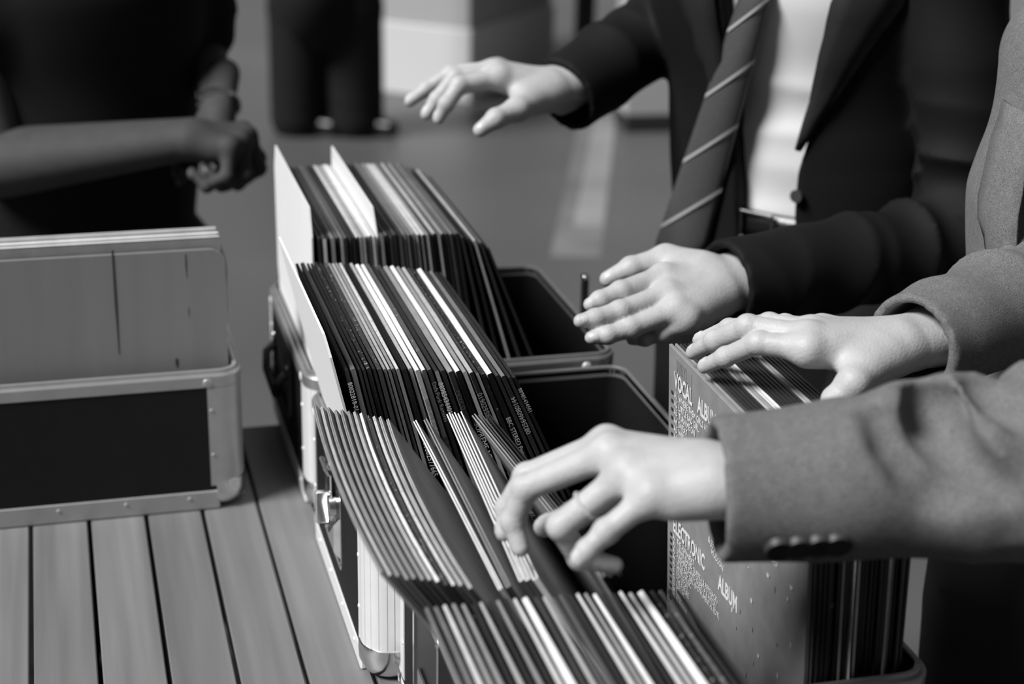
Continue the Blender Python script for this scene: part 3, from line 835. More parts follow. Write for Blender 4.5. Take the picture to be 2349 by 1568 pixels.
# ------------------------------------------------------------------ hands
def hand(J, dorsal, size=1.0, h=.0019, arm_r=None, thick=1.0, report=None, crease=0.0):
    """J: wrist, arm (a point up the forearm), fingers index..pinky as [mcp, pip, dip, tip], thumb as [cmc, mcp, ip, tip]; dorsal: rough direction of the back of the hand"""
    W_, A_ = J['wrist'], J['arm']
    fs = [J[n] for n in ('index', 'middle', 'ring', 'pinky')]
    across = unit(fs[0][0] - fs[3][0]); along = unit((fs[1][0] + fs[2][0]) / 2 - W_)
    nrm = unit(np.cross(across, along)); nrm = nrm if nrm @ np.asarray(dorsal) > 0 else -nrm
    s = size * thick
    ar = arm_r or (.034 * s, .0265 * s)
    prims = [Cone(A_, W_, ar[0], ar[1], (nrm, 1.28))]
    palm = []
    wi = [W_ + across * o * size + along * .006 for o in (.014, .005, -.005, -.014)]
    for i, f in enumerate(fs):
        r1 = (.0122, .0124, .0118, .0108)[i] * s
        palm.append((Cone(wi[i] - nrm * .002, f[0] - nrm * .003, .0150 * s, r1), .014))
        palm.append((Cone(wi[i] + nrm * .006 * s, f[0] + nrm * .004 * s, .0035, .0042 * s), .010))       # tendon
        palm.append((Ball(f[0] + nrm * .0020, .0100 * s), .008))                                       # knuckle
    for i in range(3):
        palm.append((Cone((fs[i][0] + fs[i + 1][0]) / 2 - nrm * .003 - along * .004, (wi[i] + wi[i + 1]) / 2, .0110 * s, .0145 * s), .012))
    th = J['thumb']
    palm.append((Cone(th[0], th[1], .0150 * s, .0125 * s), .016))
    palm.append((Cone((th[0] + W_) / 2, (th[1] * .55 + fs[0][0] * .2 + W_ * .25), .013 * s, .0095 * s), .016))
    palm.append((Cone(wi[3] - nrm * .006, fs[3][0] * .6 + wi[3] * .4 - nrm * .007, .0125 * s, .0115 * s), .012))  # heel of the hand
    chains = []
    for i, f in enumerate(fs):
        q = (1.0, 1.03, .97, .86)[i] * s
        cr = (lambda e_, w_: (lambda t, an, m_: -crease * (1 + np.cos(2 * math.pi * (m_ - e_) / .0034)) * np.exp(-((m_ - e_) / w_) ** 2))) if crease else (lambda e_, w_: None)
        L1, L2 = np.linalg.norm(f[1] - f[0]), np.linalg.norm(f[2] - f[1])
        chains.append(([Cone(f[0], f[1], .0108 * q, .0095 * q, None, cr(L1, .006)), Cone(f[1], f[2], .0092 * q, .0082 * q, None, cr(L2, .0035)), Cone(f[2], f[3], .0081 * q, .0064 * q), Ball(f[1], .0099 * q), Ball(f[2], .0084 * q)], q))
    chains.append(([Cone(th[1], th[2], .0120 * s, .0103 * s), Cone(th[2], th[3], .0102 * s, .0078 * s), Ball(th[2], .0108 * s)], s))
    allp = prims + [p for p, k in palm] + [p for c, q in chains for p in c]
    fd = Field(allp, h)
    fd.add(prims[0], .01)
    for p, k in palm: fd.add(p, k)
    Pm = fd.F.copy(); R = fd.F
    for c, q in chains:
        fd.F = np.full(fd.n, .2, np.float32)
        for p in c: fd.add(p, .0035)
        R = smin(R, smin(Pm, fd.F, .009), .0012)
    fd.F = R
    nails = []
    for f, w in zip(fs + [th], (.0058, .006, .0056, .0048, .0068)):
        b3 = unit(f[3] - f[2]); b1 = unit(f[1] - f[0])
        d = b1 - b3 * (b1 @ b3)
        n_ = nrm - b3 * (nrm @ b3)
        d = unit(unit(d) * np.linalg.norm(d) + unit(n_) * .35) if f is not th else unit(J.get('thumb_nail', nrm) - b3 * (J.get('thumb_nail', nrm) @ b3))
        nails.append((f[3], b3, d, w * s, (.0064 if f is not th else .0078) * s))
    if report is not None:
        for n in ('index', 'middle', 'ring', 'pinky', 'thumb'):
            f = J[n]; print('   %-7s' % n, ' '.join('%.1f' % (100 * np.linalg.norm(f[i + 1] - f[i])) for i in range(3)), 'mc %.1f' % (100 * np.linalg.norm(f[0] - W_)))
    return fd.surface(2), nails, nrm

NAIL = mat('fingernail', 0.56, 0.25, noise=.03, nscale=200)
NAIL_DIM = mat('shaded_fingernail', 0.075, 0.4)  # nail colour darkened along with the shaded skin
def add_nails(nails, parent, base, nm=None):
    for tip, b3, d, w, r in nails:
        side = np.cross(b3, d); v, f = [], []
        for i in range(5):
            l = -.0080 + .0115 * i / 4
            rr = r * (1 + .16 * max(0, -l) / .0085) if l < 0 else math.sqrt(max(r * r - l * l, .3 * r * r))
            for j in range(5):
                a = (j - 2) / 2 * .85 * (1 if 0 < i < 4 else .8)
                e_ = .0005 if (0 < i < 4 and 0 < j < 4) else -.0007
                ww, up = (rr + e_) * math.sin(a), (rr + e_) * math.cos(a)
                v.append(tip + b3 * l + side * ww + d * up - np.asarray(base))
        for i in range(4):
            for j in range(4): f.append((i * 5 + j, i * 5 + j + 1, (i + 1) * 5 + j + 1, (i + 1) * 5 + j))
        o = mesh('fingernail', v, f, nm or NAIL, parent, smooth=True)

def chain(*pts): return [at(*p) for p in pts]

SKIN = mat('skin', 0.47, 0.48, spec=.4, noise=.07, nscale=60, bump=.28, bscale=380, sss=.08)
SKIN_DIM = mat('shaded_skin', 0.060, 0.7, spec=.2, noise=.08, nscale=45, bump=.12, bscale=420)  # shade on the figure's skin is put into this darker base colour
# ------------------------------------------------------------------ people
def body_field(K, h=.009):
    """coarse continuous figure under the clothes. K: joints."""
    F_, L_ = K['front'], K['side']
    P = [(Cone(K['pelvis'], K['chest'], .125, .135, (F_, 1.35)), .03), (Cone(K['chest'], K['collar'], .135, .10, (F_, 1.35)), .04),
         (Cone(K['collar'], K['chin'], .055, .052), .02)]
    for sgn, n in ((1, 'l'), (-1, 'r')):
        sh = K['sh_' + n]
        P += [(Cone(K['collar'] + sgn * L_ * .03, sh, .06, .055), .03), (Cone(sh, K['el_' + n], .046, .032), .02), (Cone(K['el_' + n], K['wr_' + n], .031, .024), .012)]
        P += [(Cone(K['pelvis'] + sgn * L_ * .085 - V3(0, 0, .03), K['kn_' + n], .085, .055), .03), (Cone(K['kn_' + n], K['an_' + n], .055, .038), .015), (Cone(K['an_' + n], K['an_' + n] + F_ * .12 - V3(0, 0, .045), .036, .028), .012)]
    fd = Field([p for p, k in P], h)
    for p, k in P: fd.add(p, k)
    return fd

def head_field(K, h=.0042):
    F_, L_ = K['front'], K['side']; hc = K['head']; up = unit(hc - K['collar']); A = (L_, F_, up)
    P = [(Ball(hc + up * .035, (.074, .094, .100), A), .02), (Ball(hc - up * .045 + F_ * .028, (.054, .062, .066), A), .04), (Ball(hc - up * .092 + F_ * .072, (.024, .020, .018), A), .03),
         (Cone(hc + F_ * .090 + up * .012, hc + F_ * .112 - up * .026, .009, .0135), .014), (Ball(hc + F_ * .100 - up * .032 + L_ * .012, .008), .008), (Ball(hc + F_ * .100 - up * .032 - L_ * .012, .008), .008),
         (Cone(hc + F_ * .078 - L_ * .042 + up * .026, hc + F_ * .078 + L_ * .042 + up * .026, .013, .013), .02),
         (Cone(hc + F_ * .088 - L_ * .020 - up * .058, hc + F_ * .088 + L_ * .020 - up * .058, .007, .007), .008), (Cone(hc + F_ * .086 - L_ * .017 - up * .069, hc + F_ * .086 + L_ * .017 - up * .069, .008, .008), .008),
         (Ball(hc + L_ * .054 + F_ * .058 - up * .022, (.022, .026, .020), A), .03), (Ball(hc - L_ * .054 + F_ * .058 - up * .022, (.022, .026, .020), A), .03),
         (Ball(hc + L_ * .078 - up * .008, (.010, .021, .032), A), .010), (Ball(hc - L_ * .078 - up * .008, (.010, .021, .032), A), .010),
         (Cone(K['collar'] + up * .0, hc - up * .03 - F_ * .015, .058, .054), .03)]
    fd = Field([p for p, k in P], h)
    for p, k in P: fd.add(p, k)
    for sg in (1, -1): fd.cut(Ball(hc + F_ * .100 + sg * L_ * .032 + up * .008, (.019, .015, .009), A), .010)
    fd.cut(Cone(hc + F_ * .098 - L_ * .022 - up * .0635, hc + F_ * .098 + L_ * .022 - up * .0635, .0022, .0022), .003)
    return fd

HAIR = mat('dark_hair', 0.02, 0.5, noise=.3, nscale=40, stretch=(1, 1, 6), bump=.3, bscale=150)
EYE = mat('eye', 0.5, 0.2)
def head_extras(K, root, base, hair=True):
    hc, F_, L_ = K['head'], K['front'], K['side']; up = unit(hc - K['collar'])
    for sg in (1, -1):
        eb = Ball(hc + F_ * .0775 + sg * L_ * .032 + up * .008, .0125)
        fd = Field([eb], .0025).add(eb, 0)
        solid('eye', [fd.surface()], EYE, root, base)
    b1 = Ball(hc + up * .040 - F_ * .010, (.081, .098, .103), (L_, F_, up))
    fd = Field([b1], .005).add(b1, 0)
    fd.cut(Ball(hc + F_ * .105 - up * .035, (.100, .082, .104), (L_, F_, up)), .012)
    fd.keep(Fn(lambda X, Y, Z: -((X - hc[0]) * up[0] + (Y - hc[1]) * up[1] + (Z - hc[2]) * up[2] + .040), hc - .3, hc + .3), .01)
    solid('hair', [fd.surface(2)], HAIR, root, base)

def folds(*items):
    """items: (t centre, t width, wavelength m, twist, height m)"""
    def f(t, ang, m_):
        d = 0
        for c, w, lam, tw, hgt in items:
            x = math.pi * m_ / lam + .5 * tw * np.sin(ang + c * 5) + .85 * tw * np.cos(.5 * ang + c * 9)
            d = d + hgt * np.exp(-((t - c) / w) ** 2) * (1.1 - 2.0 * np.abs(np.sin(x)) ** .8) * (.60 + .40 * np.cos(ang + 19 * m_ + 3 * tw))
        return d
    return f

def hit(prims, px, py, d0=.9, d1=2.8):
    """first point of a limb that a line of sight meets"""
    ds = np.linspace(d0, d1, 1900)
    P_ = np.array([at(px, py, d) for d in ds])
    v = np.min([p(P_[:, 0], P_[:, 1], P_[:, 2]) for p in prims], axis=0)
    k = int(np.argmax(v < 0))
    return P_[k]

def sleeve_prim(elbow, wrist, re, rw, flat=None, fold=None, past=.0, hollow=.009, depth=.05):
    """forearm sleeve cut square and hollow at the wrist end"""
    d = unit(wrist - elbow); end = wrist + d * past
    c = Cone(elbow, end + d * .03, re, rw, flat, fold)
    inn = Cone(end - d * depth, end + d * .06, rw - hollow, rw - hollow, flat)
    lo, hi = c.bounds(0)
    def f(X, Y, Z):
        a = c(X, Y, Z)
        pl = (X - end[0]) * d[0] + (Y - end[1]) * d[1] + (Z - end[2]) * d[2]
        a = np.maximum(a, pl)
        return np.maximum(a, -inn(X, Y, Z))
    return Fn(f, lo, hi)

def figure(label, K, hands, skin, extras=True):
    base = K['base']
    root = empty('person', base); tag(root, label, 'person', 'people round the record table')
    surf = [body_field(K).surface(2), head_field(K).surface(2)] + [hd_[0] for hd_ in hands]
    bo = solid('body', surf, skin, root, base)
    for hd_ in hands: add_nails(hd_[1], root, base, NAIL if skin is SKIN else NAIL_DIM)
    if extras: head_extras(K, root, base)
    return root

FL = -T
# ---------- man in the dark suit with the striped tie
CF, CS = V3(-.80, -.60, 0), V3(.60, -.80, 0)
belt = at(1735, 530, 2.14) - CF * .125
chest = at(1712, -40, 2.00) - CF * .135
cdir = unit(chest - belt)
collar = belt + cdir * .47
K = dict(front=CF, side=CS, pelvis=belt - V3(0, 0, .06), chest=belt + cdir * .28, collar=collar, chin=collar + cdir * .09 + CF * .02, head=collar + unit(cdir + CF * .35) * .20,
         sh_l=collar + CS * .185 - cdir * .03, sh_r=collar - CS * .185 - cdir * .03,
         el_l=at(2225, 545, 2.02), wr_l=at(1668, 655, 1.86), el_r=at(1600, 0, 2.28), wr_r=at(1290, 222, 2.14))
for n, s_ in (('l', 1), ('r', -1)):
    hip = belt + CS * s_ * .095 - V3(0, 0, .1)
    K['kn_' + n] = V3(hip[0] + CF[0] * .03, hip[1] + CF[1] * .03, FL + .50); K['an_' + n] = V3(hip[0], hip[1], FL + .085)
K['base'] = (float(belt[0]), float(belt[1]), FL)
KC = K
dR = 2.10
JC_r = dict(wrist=at(1268, 205, 2.12), arm=at(1330, 180, 2.16),
    index=chain((1145, 178, 2.085), (1054, 196, 2.065), (1024, 238, 2.06), (1006, 272, 2.065)),
    middle=chain((1138, 166, 2.11), (1044, 178, 2.10), (1003, 228, 2.095), (978, 262, 2.095)),
    ring=chain((1132, 162, 2.135), (1036, 168, 2.14), (978, 204, 2.135), (940, 233, 2.13)),
    pinky=chain((1140, 160, 2.158), (1066, 166, 2.17), (1030, 190, 2.17), (1005, 212, 2.165)),
    thumb=chain((1240, 226, 2.095), (1188, 250, 2.06), (1138, 272, 2.04), (1102, 298, 2.035)), thumb_nail=V3(-.2, -.7, .6))
JC_l = dict(wrist=at(1648, 655, 1.85), arm=at(1720, 640, 1.88),
    index=chain((1522, 634, 1.83), (1424, 668, 1.80), (1376, 688, 1.79), (1354, 698, 1.785)),
    middle=chain((1530, 676, 1.805), (1422, 714, 1.775), (1366, 730, 1.765), (1332, 736, 1.76)),
    ring=chain((1548, 712, 1.790), (1446, 752, 1.77), (1394, 768, 1.762), (1357, 774, 1.76)),
    pinky=chain((1576, 732, 1.790), (1520, 762, 1.79), (1480, 775, 1.795), (1450, 778, 1.80)),
    thumb=chain((1600, 612, 1.86), (1528, 592, 1.865), (1448, 614, 1.855), (1394, 640, 1.85)), thumb_nail=V3(-.3, -.6, .6))
h1 = hand(JC_r, (0, -.2, 1), 1.0, thick=1.14)
h2 = hand(JC_l, (-.1, -.7, .6), 1.0, thick=1.16)
pc = figure('man in a dark suit and striped tie reaching over the cases', K, [h1, h2], SKIN)
base = K['base']
SUIT = mat('black_suit_wool', 0.0060, 0.75, spec=.22, speck=.25, sscale=1400, bump=.08, bscale=900)
SHIRT = mat('white_shirt_cotton', 0.80, 0.7, spec=.3, bump=.05, bscale=700)
TROUSER = mat('dark_trousers', 0.010, 0.8, spec=.2, bump=.06, bscale=600)
LEATHER = mat('black_leather', 0.010, 0.3, bump=.1, bscale=300)

def torso(K, grow, waist=.0, lower=.0, flat=1.45, k=.05, fold=None):
    F_, L_ = K['front'], K['side']
    b_ = K['pelvis'] + V3(0, 0, .06)
    d = unit(K['chest'] - b_)
    return [(Cone(b_ - V3(0, 0, lower), b_ + d * .10, .168 + grow + waist, .160 + grow, (F_, flat), fold), k), (Cone(b_ + d * .10, K['chest'] + d * .04, .160 + grow, .182 + grow, (F_, flat), fold), k),
            (Cone(K['chest'] + d * .04, K['collar'] - d * .06, .182 + grow, .150 + grow, (F_, flat)), k), (Cone(K['collar'] - L_ * .12 - d * .02, K['collar'] + L_ * .12 - d * .02, .066 + grow, .066 + grow), .05)]

# shirt with soft folds
P = torso(K, -.013, fold=folds((.1, .3, .06, 2.6, .006), (.75, .5, .10, 2.6, .010)))
fd = Field([p for p, k in P], .006)
for p, k in P: fd.add(p, k)
solid('shirt', [fd.surface(2)], SHIRT, pc, base)
cr_ = unit(K['head'] - K['collar'])
q1 = Cone(K['collar'] + cr_ * .005, K['collar'] + cr_ * .050, .071, .066); q2 = Cone(K['collar'] - cr_ * .03, K['collar'] + cr_ * .14, .060, .060)
fd = Field([q1], .0035).add(q1, 0)
pl_ = lambda o_, s_: Fn(lambda X, Y, Z: s_ * ((X - o_[0]) * cr_[0] + (Y - o_[1]) * cr_[1] + (Z - o_[2]) * cr_[2]), o_ - 1, o_ + 1)
fd.keep(pl_(K['collar'] + cr_ * .050, 1), .002); fd.keep(pl_(K['collar'] + cr_ * .0, -1), .002); fd.cut(q2, .002)
solid('shirt_collar', [fd.surface(1)], SHIRT, pc, base)

def jacket_open(K, wid, lo_w, hi_w, zmid, uc=0.0, ug=0.0):
    """wedge in front of the chest that leaves the jacket open"""
    b_ = K['pelvis'] + V3(0, 0, .06); d = unit(K['chest'] - b_); F_, L_ = K['front'], K['side']
    def f(X, Y, Z):
        px, py, pz = X - b_[0], Y - b_[1], Z - b_[2]
        v = px * d[0] + py * d[1] + pz * d[2]; u = px * L_[0] + py * L_[1] + pz * L_[2]; w = px * F_[0] + py * F_[1] + pz * F_[2]
        half = wid + np.maximum(0, v - zmid) * hi_w + np.maximum(0, zmid - v) * lo_w
        return np.maximum(np.abs(u - uc - ug * np.maximum(0, v - zmid)) - half, .03 - w)
    return Fn(f, b_ - .7, b_ + .9)

P = torso(K, .012, waist=.012, lower=.24, flat=1.42)
arms = []
for n, fo in (('l', folds((.15, .22, .055, 1.6, .008), (.5, .3, .09, 1.2, .005), (.85, .2, .11, .8, .003))), ('r', folds((.2, .25, .07, 1.2, .006), (.6, .3, .1, 1, .004)))):
    arms.append((Cone(K['sh_' + n], K['el_' + n], .066, .057, None, folds((.95, .3, .060, 1.4, .008), (.4, .3, .1, 1, .004))), .03))
    rw = .050 if n == 'l' else .050
    arms.append((sleeve_prim(K['el_' + n], K['wr_' + n], .057, rw, None, fo, past=.004 if n == 'l' else -.002, hollow=.009), .03))
fd = Field([p for p, k in P + arms], .0042)
for p, k in P: fd.add(p, k)
K['Ft'], K['fd'] = fd.F.copy(), fd
fd.cut(jacket_open(K, .040, -.03, .15, .10, .015, .11), .006)
Fj = fd.F.copy(); fd.F = np.full(fd.n, .2, np.float32)
for p, k in arms: fd.add(p, k)
fd.F = smin(Fj, fd.F, .012)
jk = solid('jacket', [fd.surface(2)], SUIT, pc, base)
# lapels: long facing strips folded back over the chest
def on_front(K, u, v, out, **kw):
    """a point on the jacket chest: u across, v up from the belt, found on the uncut jacket solid"""
    b_ = K['pelvis'] + V3(0, 0, .06); d = unit(K['chest'] - b_); F_, L_ = K['front'], K['side']
    p0 = b_ + d * v + L_ * u
    for s_ in np.arange(.30, -.05, -.001):
        p = p0 + F_ * s_
        i_ = ((p - K['fd'].lo) / K['fd'].h).round().astype(int)
        if (i_ >= 0).all() and (i_ < K['fd'].n).all() and K['Ft'][tuple(i_)] < 0: break
    return p + F_ * out
LAPEL = mat('suit_lapel', 0.020, 0.6, spec=.3, speck=.25, sscale=1200, bump=.08, bscale=900)
for sg in (1, -1):
    v_, f_ = [], []
    N_ = 14
    for i in range(N_ + 1):
        vv = .118 + .285 * i / N_
        inner = .040 + max(0, vv - .10) * .15 + sg * (.015 + .11 * max(0, vv - .10))
        wdt = .004 + .062 * min(1, i / 9)
        for j in range(4):
            uu = sg * (inner + .001 + wdt * j / 3)
            v_.append(on_front(K, uu, vv, .004 + .004 * math.sin(math.pi * j / 3)) - np.asarray(base))
    for i in range(N_):
        for j in range(3): f_.append((i * 4 + j, i * 4 + j + 1, (i + 1) * 4 + j + 1, (i + 1) * 4 + j)[::sg])
    o = mesh('lapel', v_, f_, LAPEL, jk, smooth=True)
    o.modifiers.new('thick', 'SOLIDIFY').thickness = -.003
bt = on_front(K, .062, .06, .004)
MB().tube([bt - base, bt + CF * .004 - base], .008, 14).build('button', mat('horn_button', .05, .2), jk)
# chest pocket welt
def seen(K, px, py):
    """point of the uncut jacket that a line of sight meets"""
    for d_ in np.arange(1.3, 2.8, .001):
        p = at(px, py, d_); i_ = ((p - K['fd'].lo) / K['fd'].h).round().astype(int)
        if (i_ >= 0).all() and (i_ < K['fd'].n).all() and K['Ft'][tuple(i_)] < 0: return p
    return p
pk = []
for k in range(7):
    t_ = k / 6
    for y_ in (30 - 10 * t_, 74 - 8 * t_): pk.append(seen(K, 1988 + 190 * t_, y_) + CF * .0008 - np.asarray(base))
o = mesh('chest_pocket', pk, [(2 * k, 2 * k + 1, 2 * k + 3, 2 * k + 2) for k in range(6)], SUIT, jk, smooth=True); o.modifiers.new('thick', 'SOLIDIFY').thickness = .004
# belt and buckle
P = torso(K, .000)
v_, f_ = [], []
for i in range(25):
    a = -math.pi * .62 + math.pi * 1.24 * i / 24
    R = .172
    p = belt + CS * R * math.sin(a) + CF * (R / 1.42 * math.cos(a))
    for z in (-.010, .024): v_.append(p + V3(0, 0, z) - base)
f_ = [(2 * i, 2 * i + 2, 2 * i + 3, 2 * i + 1) for i in range(24)]
o = mesh('belt', v_, f_, LEATHER, pc, smooth=True); o.modifiers.new('thick', 'SOLIDIFY').thickness = .005
bk = MB(); bc_ = belt + CF * (.172 / 1.42 + .006) + V3(0, 0, .007)
q = [bc_ + CS * a + V3(0, 0, b_) - base for a, b_ in ((-.022, -.017), (.022, -.017), (.022, .017), (-.022, .017), (-.022, -.017))]
bk.tube(q, .0028, 8); smooth_by_angle(bk.build('belt_buckle', CHROME, pc))
# trousers and shoes
def trousers(K, name, material, root, base, r_hip=.115, r_knee=.085, r_hem=.075, top=.02, fo=1.0):
    b_ = K['pelvis'] + V3(0, 0, .06); F_, L_ = K['front'], K['side']
    P = [(Cone(b_ + V3(0, 0, top - .06), b_ - V3(0, 0, .14), .150, .165, (F_, 1.4)), .04)]
    for n, s_ in (('l', 1), ('r', -1)):
        hip = b_ + L_ * s_ * .088 - V3(0, 0, .12)
        P += [(Cone(hip, K['kn_' + n], r_hip, r_knee, None, folds((.1, .2, .09, 1.2, .004 * fo))), .03), (Cone(K['kn_' + n], K['an_' + n] - V3(0, 0, .02), r_knee, r_hem, None, folds((.9, .3, .08, 1.5, .005 * fo))), .02)]
    fd = Field([p for p, k in P], .008)
    for p, k in P: fd.add(p, k)
    solid(name, [fd.surface(2)], material, root, base)
    for n in ('l', 'r'):
        a = K['an_' + n]
        P = [Cone(V3(a[0], a[1], FL + .045) - F_ * .05, V3(a[0], a[1], FL + .038) + F_ * .15, .044, .036)]
        fd = Field(P, .006).add(P[0], 0)
        fd.keep(Fn(lambda X, Y, Z: (FL + .003) - Z + 0 * X + 0 * Y, a - 1, a + 1), .002)
        solid('shoe', [fd.surface(1)], LEATHER, root, base)
trousers(K, 'trousers', TROUSER, pc, base)
# tie: widening blade hanging clear of the shirt
TIE = mat('tie_silk', 0.075, 0.45, spec=.5, noise=.12, nscale=300, stretch=(1, 1, 1), bump=.1, bscale=1500)
STRIPE = mat('tie_stripe', 0.42, 0.4, bump=.1, bscale=1500)
def tie_pt(t, s_):
    """t 0 (collar) .. 1 (tip), s -1..1 across"""
    lx, rx = np.interp(t, [0, .30, .93], [1728, 1652 + 40, 1500]), np.interp(t, [0, .30, .93], [1790, 1768, 1622])
    y = np.interp(t, [0, .30, .93], [-330, 0, 566])
    if t > .93: k = (t - .93) / .07; y = 566 + 60 * k; lx, rx = 1500 + 60 * k, 1622 - 62 * k
    px = (lx + rx) / 2 + s_ * (rx - lx) / 2
    ray = _w + _r * (px - 1174.5) / CAM_F - _u * (y - 784) / CAM_F
    nrm_ = unit(CF - cdir * (CF @ cdir))
    c_ = belt + nrm_ * (np.interp(t, [0, .30, 1], [.088, .140, .156]) + .008 * math.sin(t * 5) - .010 * s_ * s_)
    return CAM_C + ray * (((c_ - CAM_C) @ nrm_) / (ray @ nrm_)) - np.asarray(base)
N_ = 60; v_, f_, fm_ = [], [], []
STR = (1658, 60)                     # stripes climb to the upper right
for i in range(N_ + 1):
    for j in range(9): v_.append(tie_pt(i / N_, (j - 4) / 4))
for i in range(N_):
    for j in range(8): f_.append((i * 9 + j, (i + 1) * 9 + j, (i + 1) * 9 + j + 1, i * 9 + j + 1))
tie = mesh('tie', v_, f_, TIE, pc, smooth=True); tie.modifiers.new('thick', 'SOLIDIFY').thickness = .004
for k in range(-2, 6):
    yl, yr = 70 + 149.5 * k, -9 + 149.5 * k - 1.5 * k
    v_, f_ = [], []
    M_ = 12
    for j in range(M_ + 1):
        s_ = -1 + 2 * j / M_
        yy_ = yl + (yr - yl) * j / M_
        for o_ in (-5, 5):
            y_ = yy_ + o_
            t = np.interp(y_, [-330, 0, 566], [0, .30, .93])
            v_.append(tie_pt(t, s_ * .995))
    for j in range(M_): f_.append((2 * j, 2 * j + 2, 2 * j + 3, 2 * j + 1))
    cc = np.asarray(CAM_C) - np.asarray(base)
    v_ = [p + unit(cc - p) * .0028 for p in v_]
    mesh('tie_stripe', v_, f_, STRIPE, tie, smooth=True)
# ---------- person in the grey wool jacket, flicking through the near case
def atz(px, py, z):
    d = _w + _r * (px - 1174.5) / CAM_F - _u * (py - 784) / CAM_F
    return CAM_C + d * (z - CAM_C[2]) / d[2]
DF, DS = unit(V3(-.93, -.36, 0)), unit(V3(.36, -.93, 0))
col = V3(.745, -.465, .60)
K = dict(front=DF, side=DS, pelvis=V3(.745, -.455, .12), chest=V3(.742, -.46, .40), collar=col, chin=col + V3(-.03, 0, .09), head=col + V3(-.07, 0, .20),
         sh_l=V3(.765, -.650, .56), sh_r=V3(.725, -.285, .56), el_l=at(2420, 1075, 1.195), wr_l=at(1652, 1118, 1.185), el_r=at(2430, 655, 1.60), wr_r=at(2082, 795, 1.455))
for n, s_ in (('l', 1), ('r', -1)):
    K['kn_' + n] = V3(.75, -.46, 0) + DS * s_ * .10 + DF * .02 + V3(0, 0, FL + .50); K['an_' + n] = V3(.76, -.46, 0) + DS * s_ * .11 + V3(0, 0, FL + .085)
K['base'] = (.745, -.46, FL); base = K['base']; KD = K
JD_r = dict(wrist=at(2072, 790, 1.452), arm=at(2160, 765, 1.49),
    index=[at(1852, 800, 1.412), atz(1740, 786, .383), atz(1664, 818, .362), atz(1616, 840, .3475)],
    middle=[at(1852, 772, 1.425), atz(1715, 748, .390), atz(1640, 780, .368), atz(1590, 808, .3480)],
    ring=[at(1862, 760, 1.450), atz(1764, 742, .383), atz(1672, 752, .366), atz(1604, 780, .3475)],
    pinky=[at(1884, 756, 1.475), atz(1800, 742, .374), atz(1735, 748, .361), atz(1690, 762, .3475)],
    thumb=[at(2025, 828, 1.425), at(1958, 876, 1.393), atz(1916, 916, .3525), atz(1892, 954, .3475)], thumb_nail=V3(.3, -.6, .4))
h3 = hand(JD_r, (-.1, .2, 1), 1.0, h=.0011, crease=.0004)
JD_l = dict(wrist=at(1640, 1095, 1.185), arm=at(1760, 1100, 1.185),
    index=chain((1392, 1018, 1.245), (1208, 1092, 1.278), (1162, 1165, 1.288), (1156, 1222, 1.283)),
    middle=chain((1398, 1038, 1.218), (1206, 1118, 1.245), (1176, 1196, 1.254), (1194, 1256, 1.252)),
    ring=chain((1440, 1084, 1.193), (1286, 1206, 1.206), (1330, 1280, 1.226), (1410, 1296, 1.236)),
    pinky=chain((1496, 1136, 1.174), (1390, 1218, 1.174), (1346, 1262, 1.172), (1328, 1284, 1.172)),
    thumb=chain((1590, 1075, 1.222), (1450, 1130, 1.268), (1320, 1180, 1.290), (1248, 1208, 1.284)), thumb_nail=V3(.2, .6, .6))
h4 = hand(JD_l, (-.1, -.3, 1), 1.0, h=.0013, thick=1.02, crease=.0003)
pd_ = figure('person in a grey wool jacket flicking through records, wearing a ring', K, [h3, h4], SKIN)
WOOL = mat('grey_wool_tweed', 0.15, 0.85, spec=.2, noise=.10, nscale=120, speck=.38, sscale=1100, bump=.25, bscale=700, sheen=.05)
KNIT = mat('black_jersey', 0.008, 0.85, spec=.2, bump=.05, bscale=500)
# ring
rp, rq = JD_l['ring'][0], JD_l['ring'][1]
rc = rp + (rq - rp) * .62; ax = unit(rq - rp)
e1 = unit(np.cross(ax, V3(0, 0, 1))); e2 = np.cross(ax, e1)
rg = MB(); rg.tube([rc + .0108 * (math.cos(t) * e1 + math.sin(t) * e2) - base for t in np.linspace(0, 2 * math.pi, 33)], .0017, 8, cap=False)
rgo = smooth_by_angle(rg.build('finger_ring', mat('bright_ring_metal', .92, .22, .55), pd_))
# jersey, jacket
P = torso(K, -.008, flat=1.35)
fd = Field([p for p, k in P], .007)
for p, k in P: fd.add(p, k)
solid('jersey', [fd.surface(2)], KNIT, pd_, base)
P = torso(K, .012, waist=.006, lower=-.01, flat=1.35)
arms = []
fo_l = folds((.10, .22, .075, 1.3, .010), (.38, .16, .13, 1.6, .007), (.75, .25, .16, .9, .003))
fo_r = folds((.3, .3, .09, 1.2, .006), (.8, .2, .09, 1.0, .0025))
arms.append((Cone(K['sh_l'], K['el_l'], .072, .062, None, folds((.9, .3, .075, 1.3, .009))), .03))
arms.append((sleeve_prim(K['el_l'], K['wr_l'], .063, .0505, None, fo_l, past=.004, hollow=.008, depth=.04), .03))
arms.append((Cone(K['sh_r'], K['el_r'], .070, .058), .03))
arms.append((sleeve_prim(K['el_r'], K['wr_r'], .057, .0440, None, fo_r, past=-.004, hollow=.008, depth=.04), .03))
fd = Field([p for p, k in P + arms], .0040)
for p, k in P: fd.add(p, k)
K['Ft'], K['fd'] = fd.F.copy(), fd
fd.cut(jacket_open(K, .045, .05, .12, .12), .006)
Fj = fd.F.copy(); fd.F = np.full(fd.n, .2, np.float32)
for p, k in arms: fd.add(p, k)
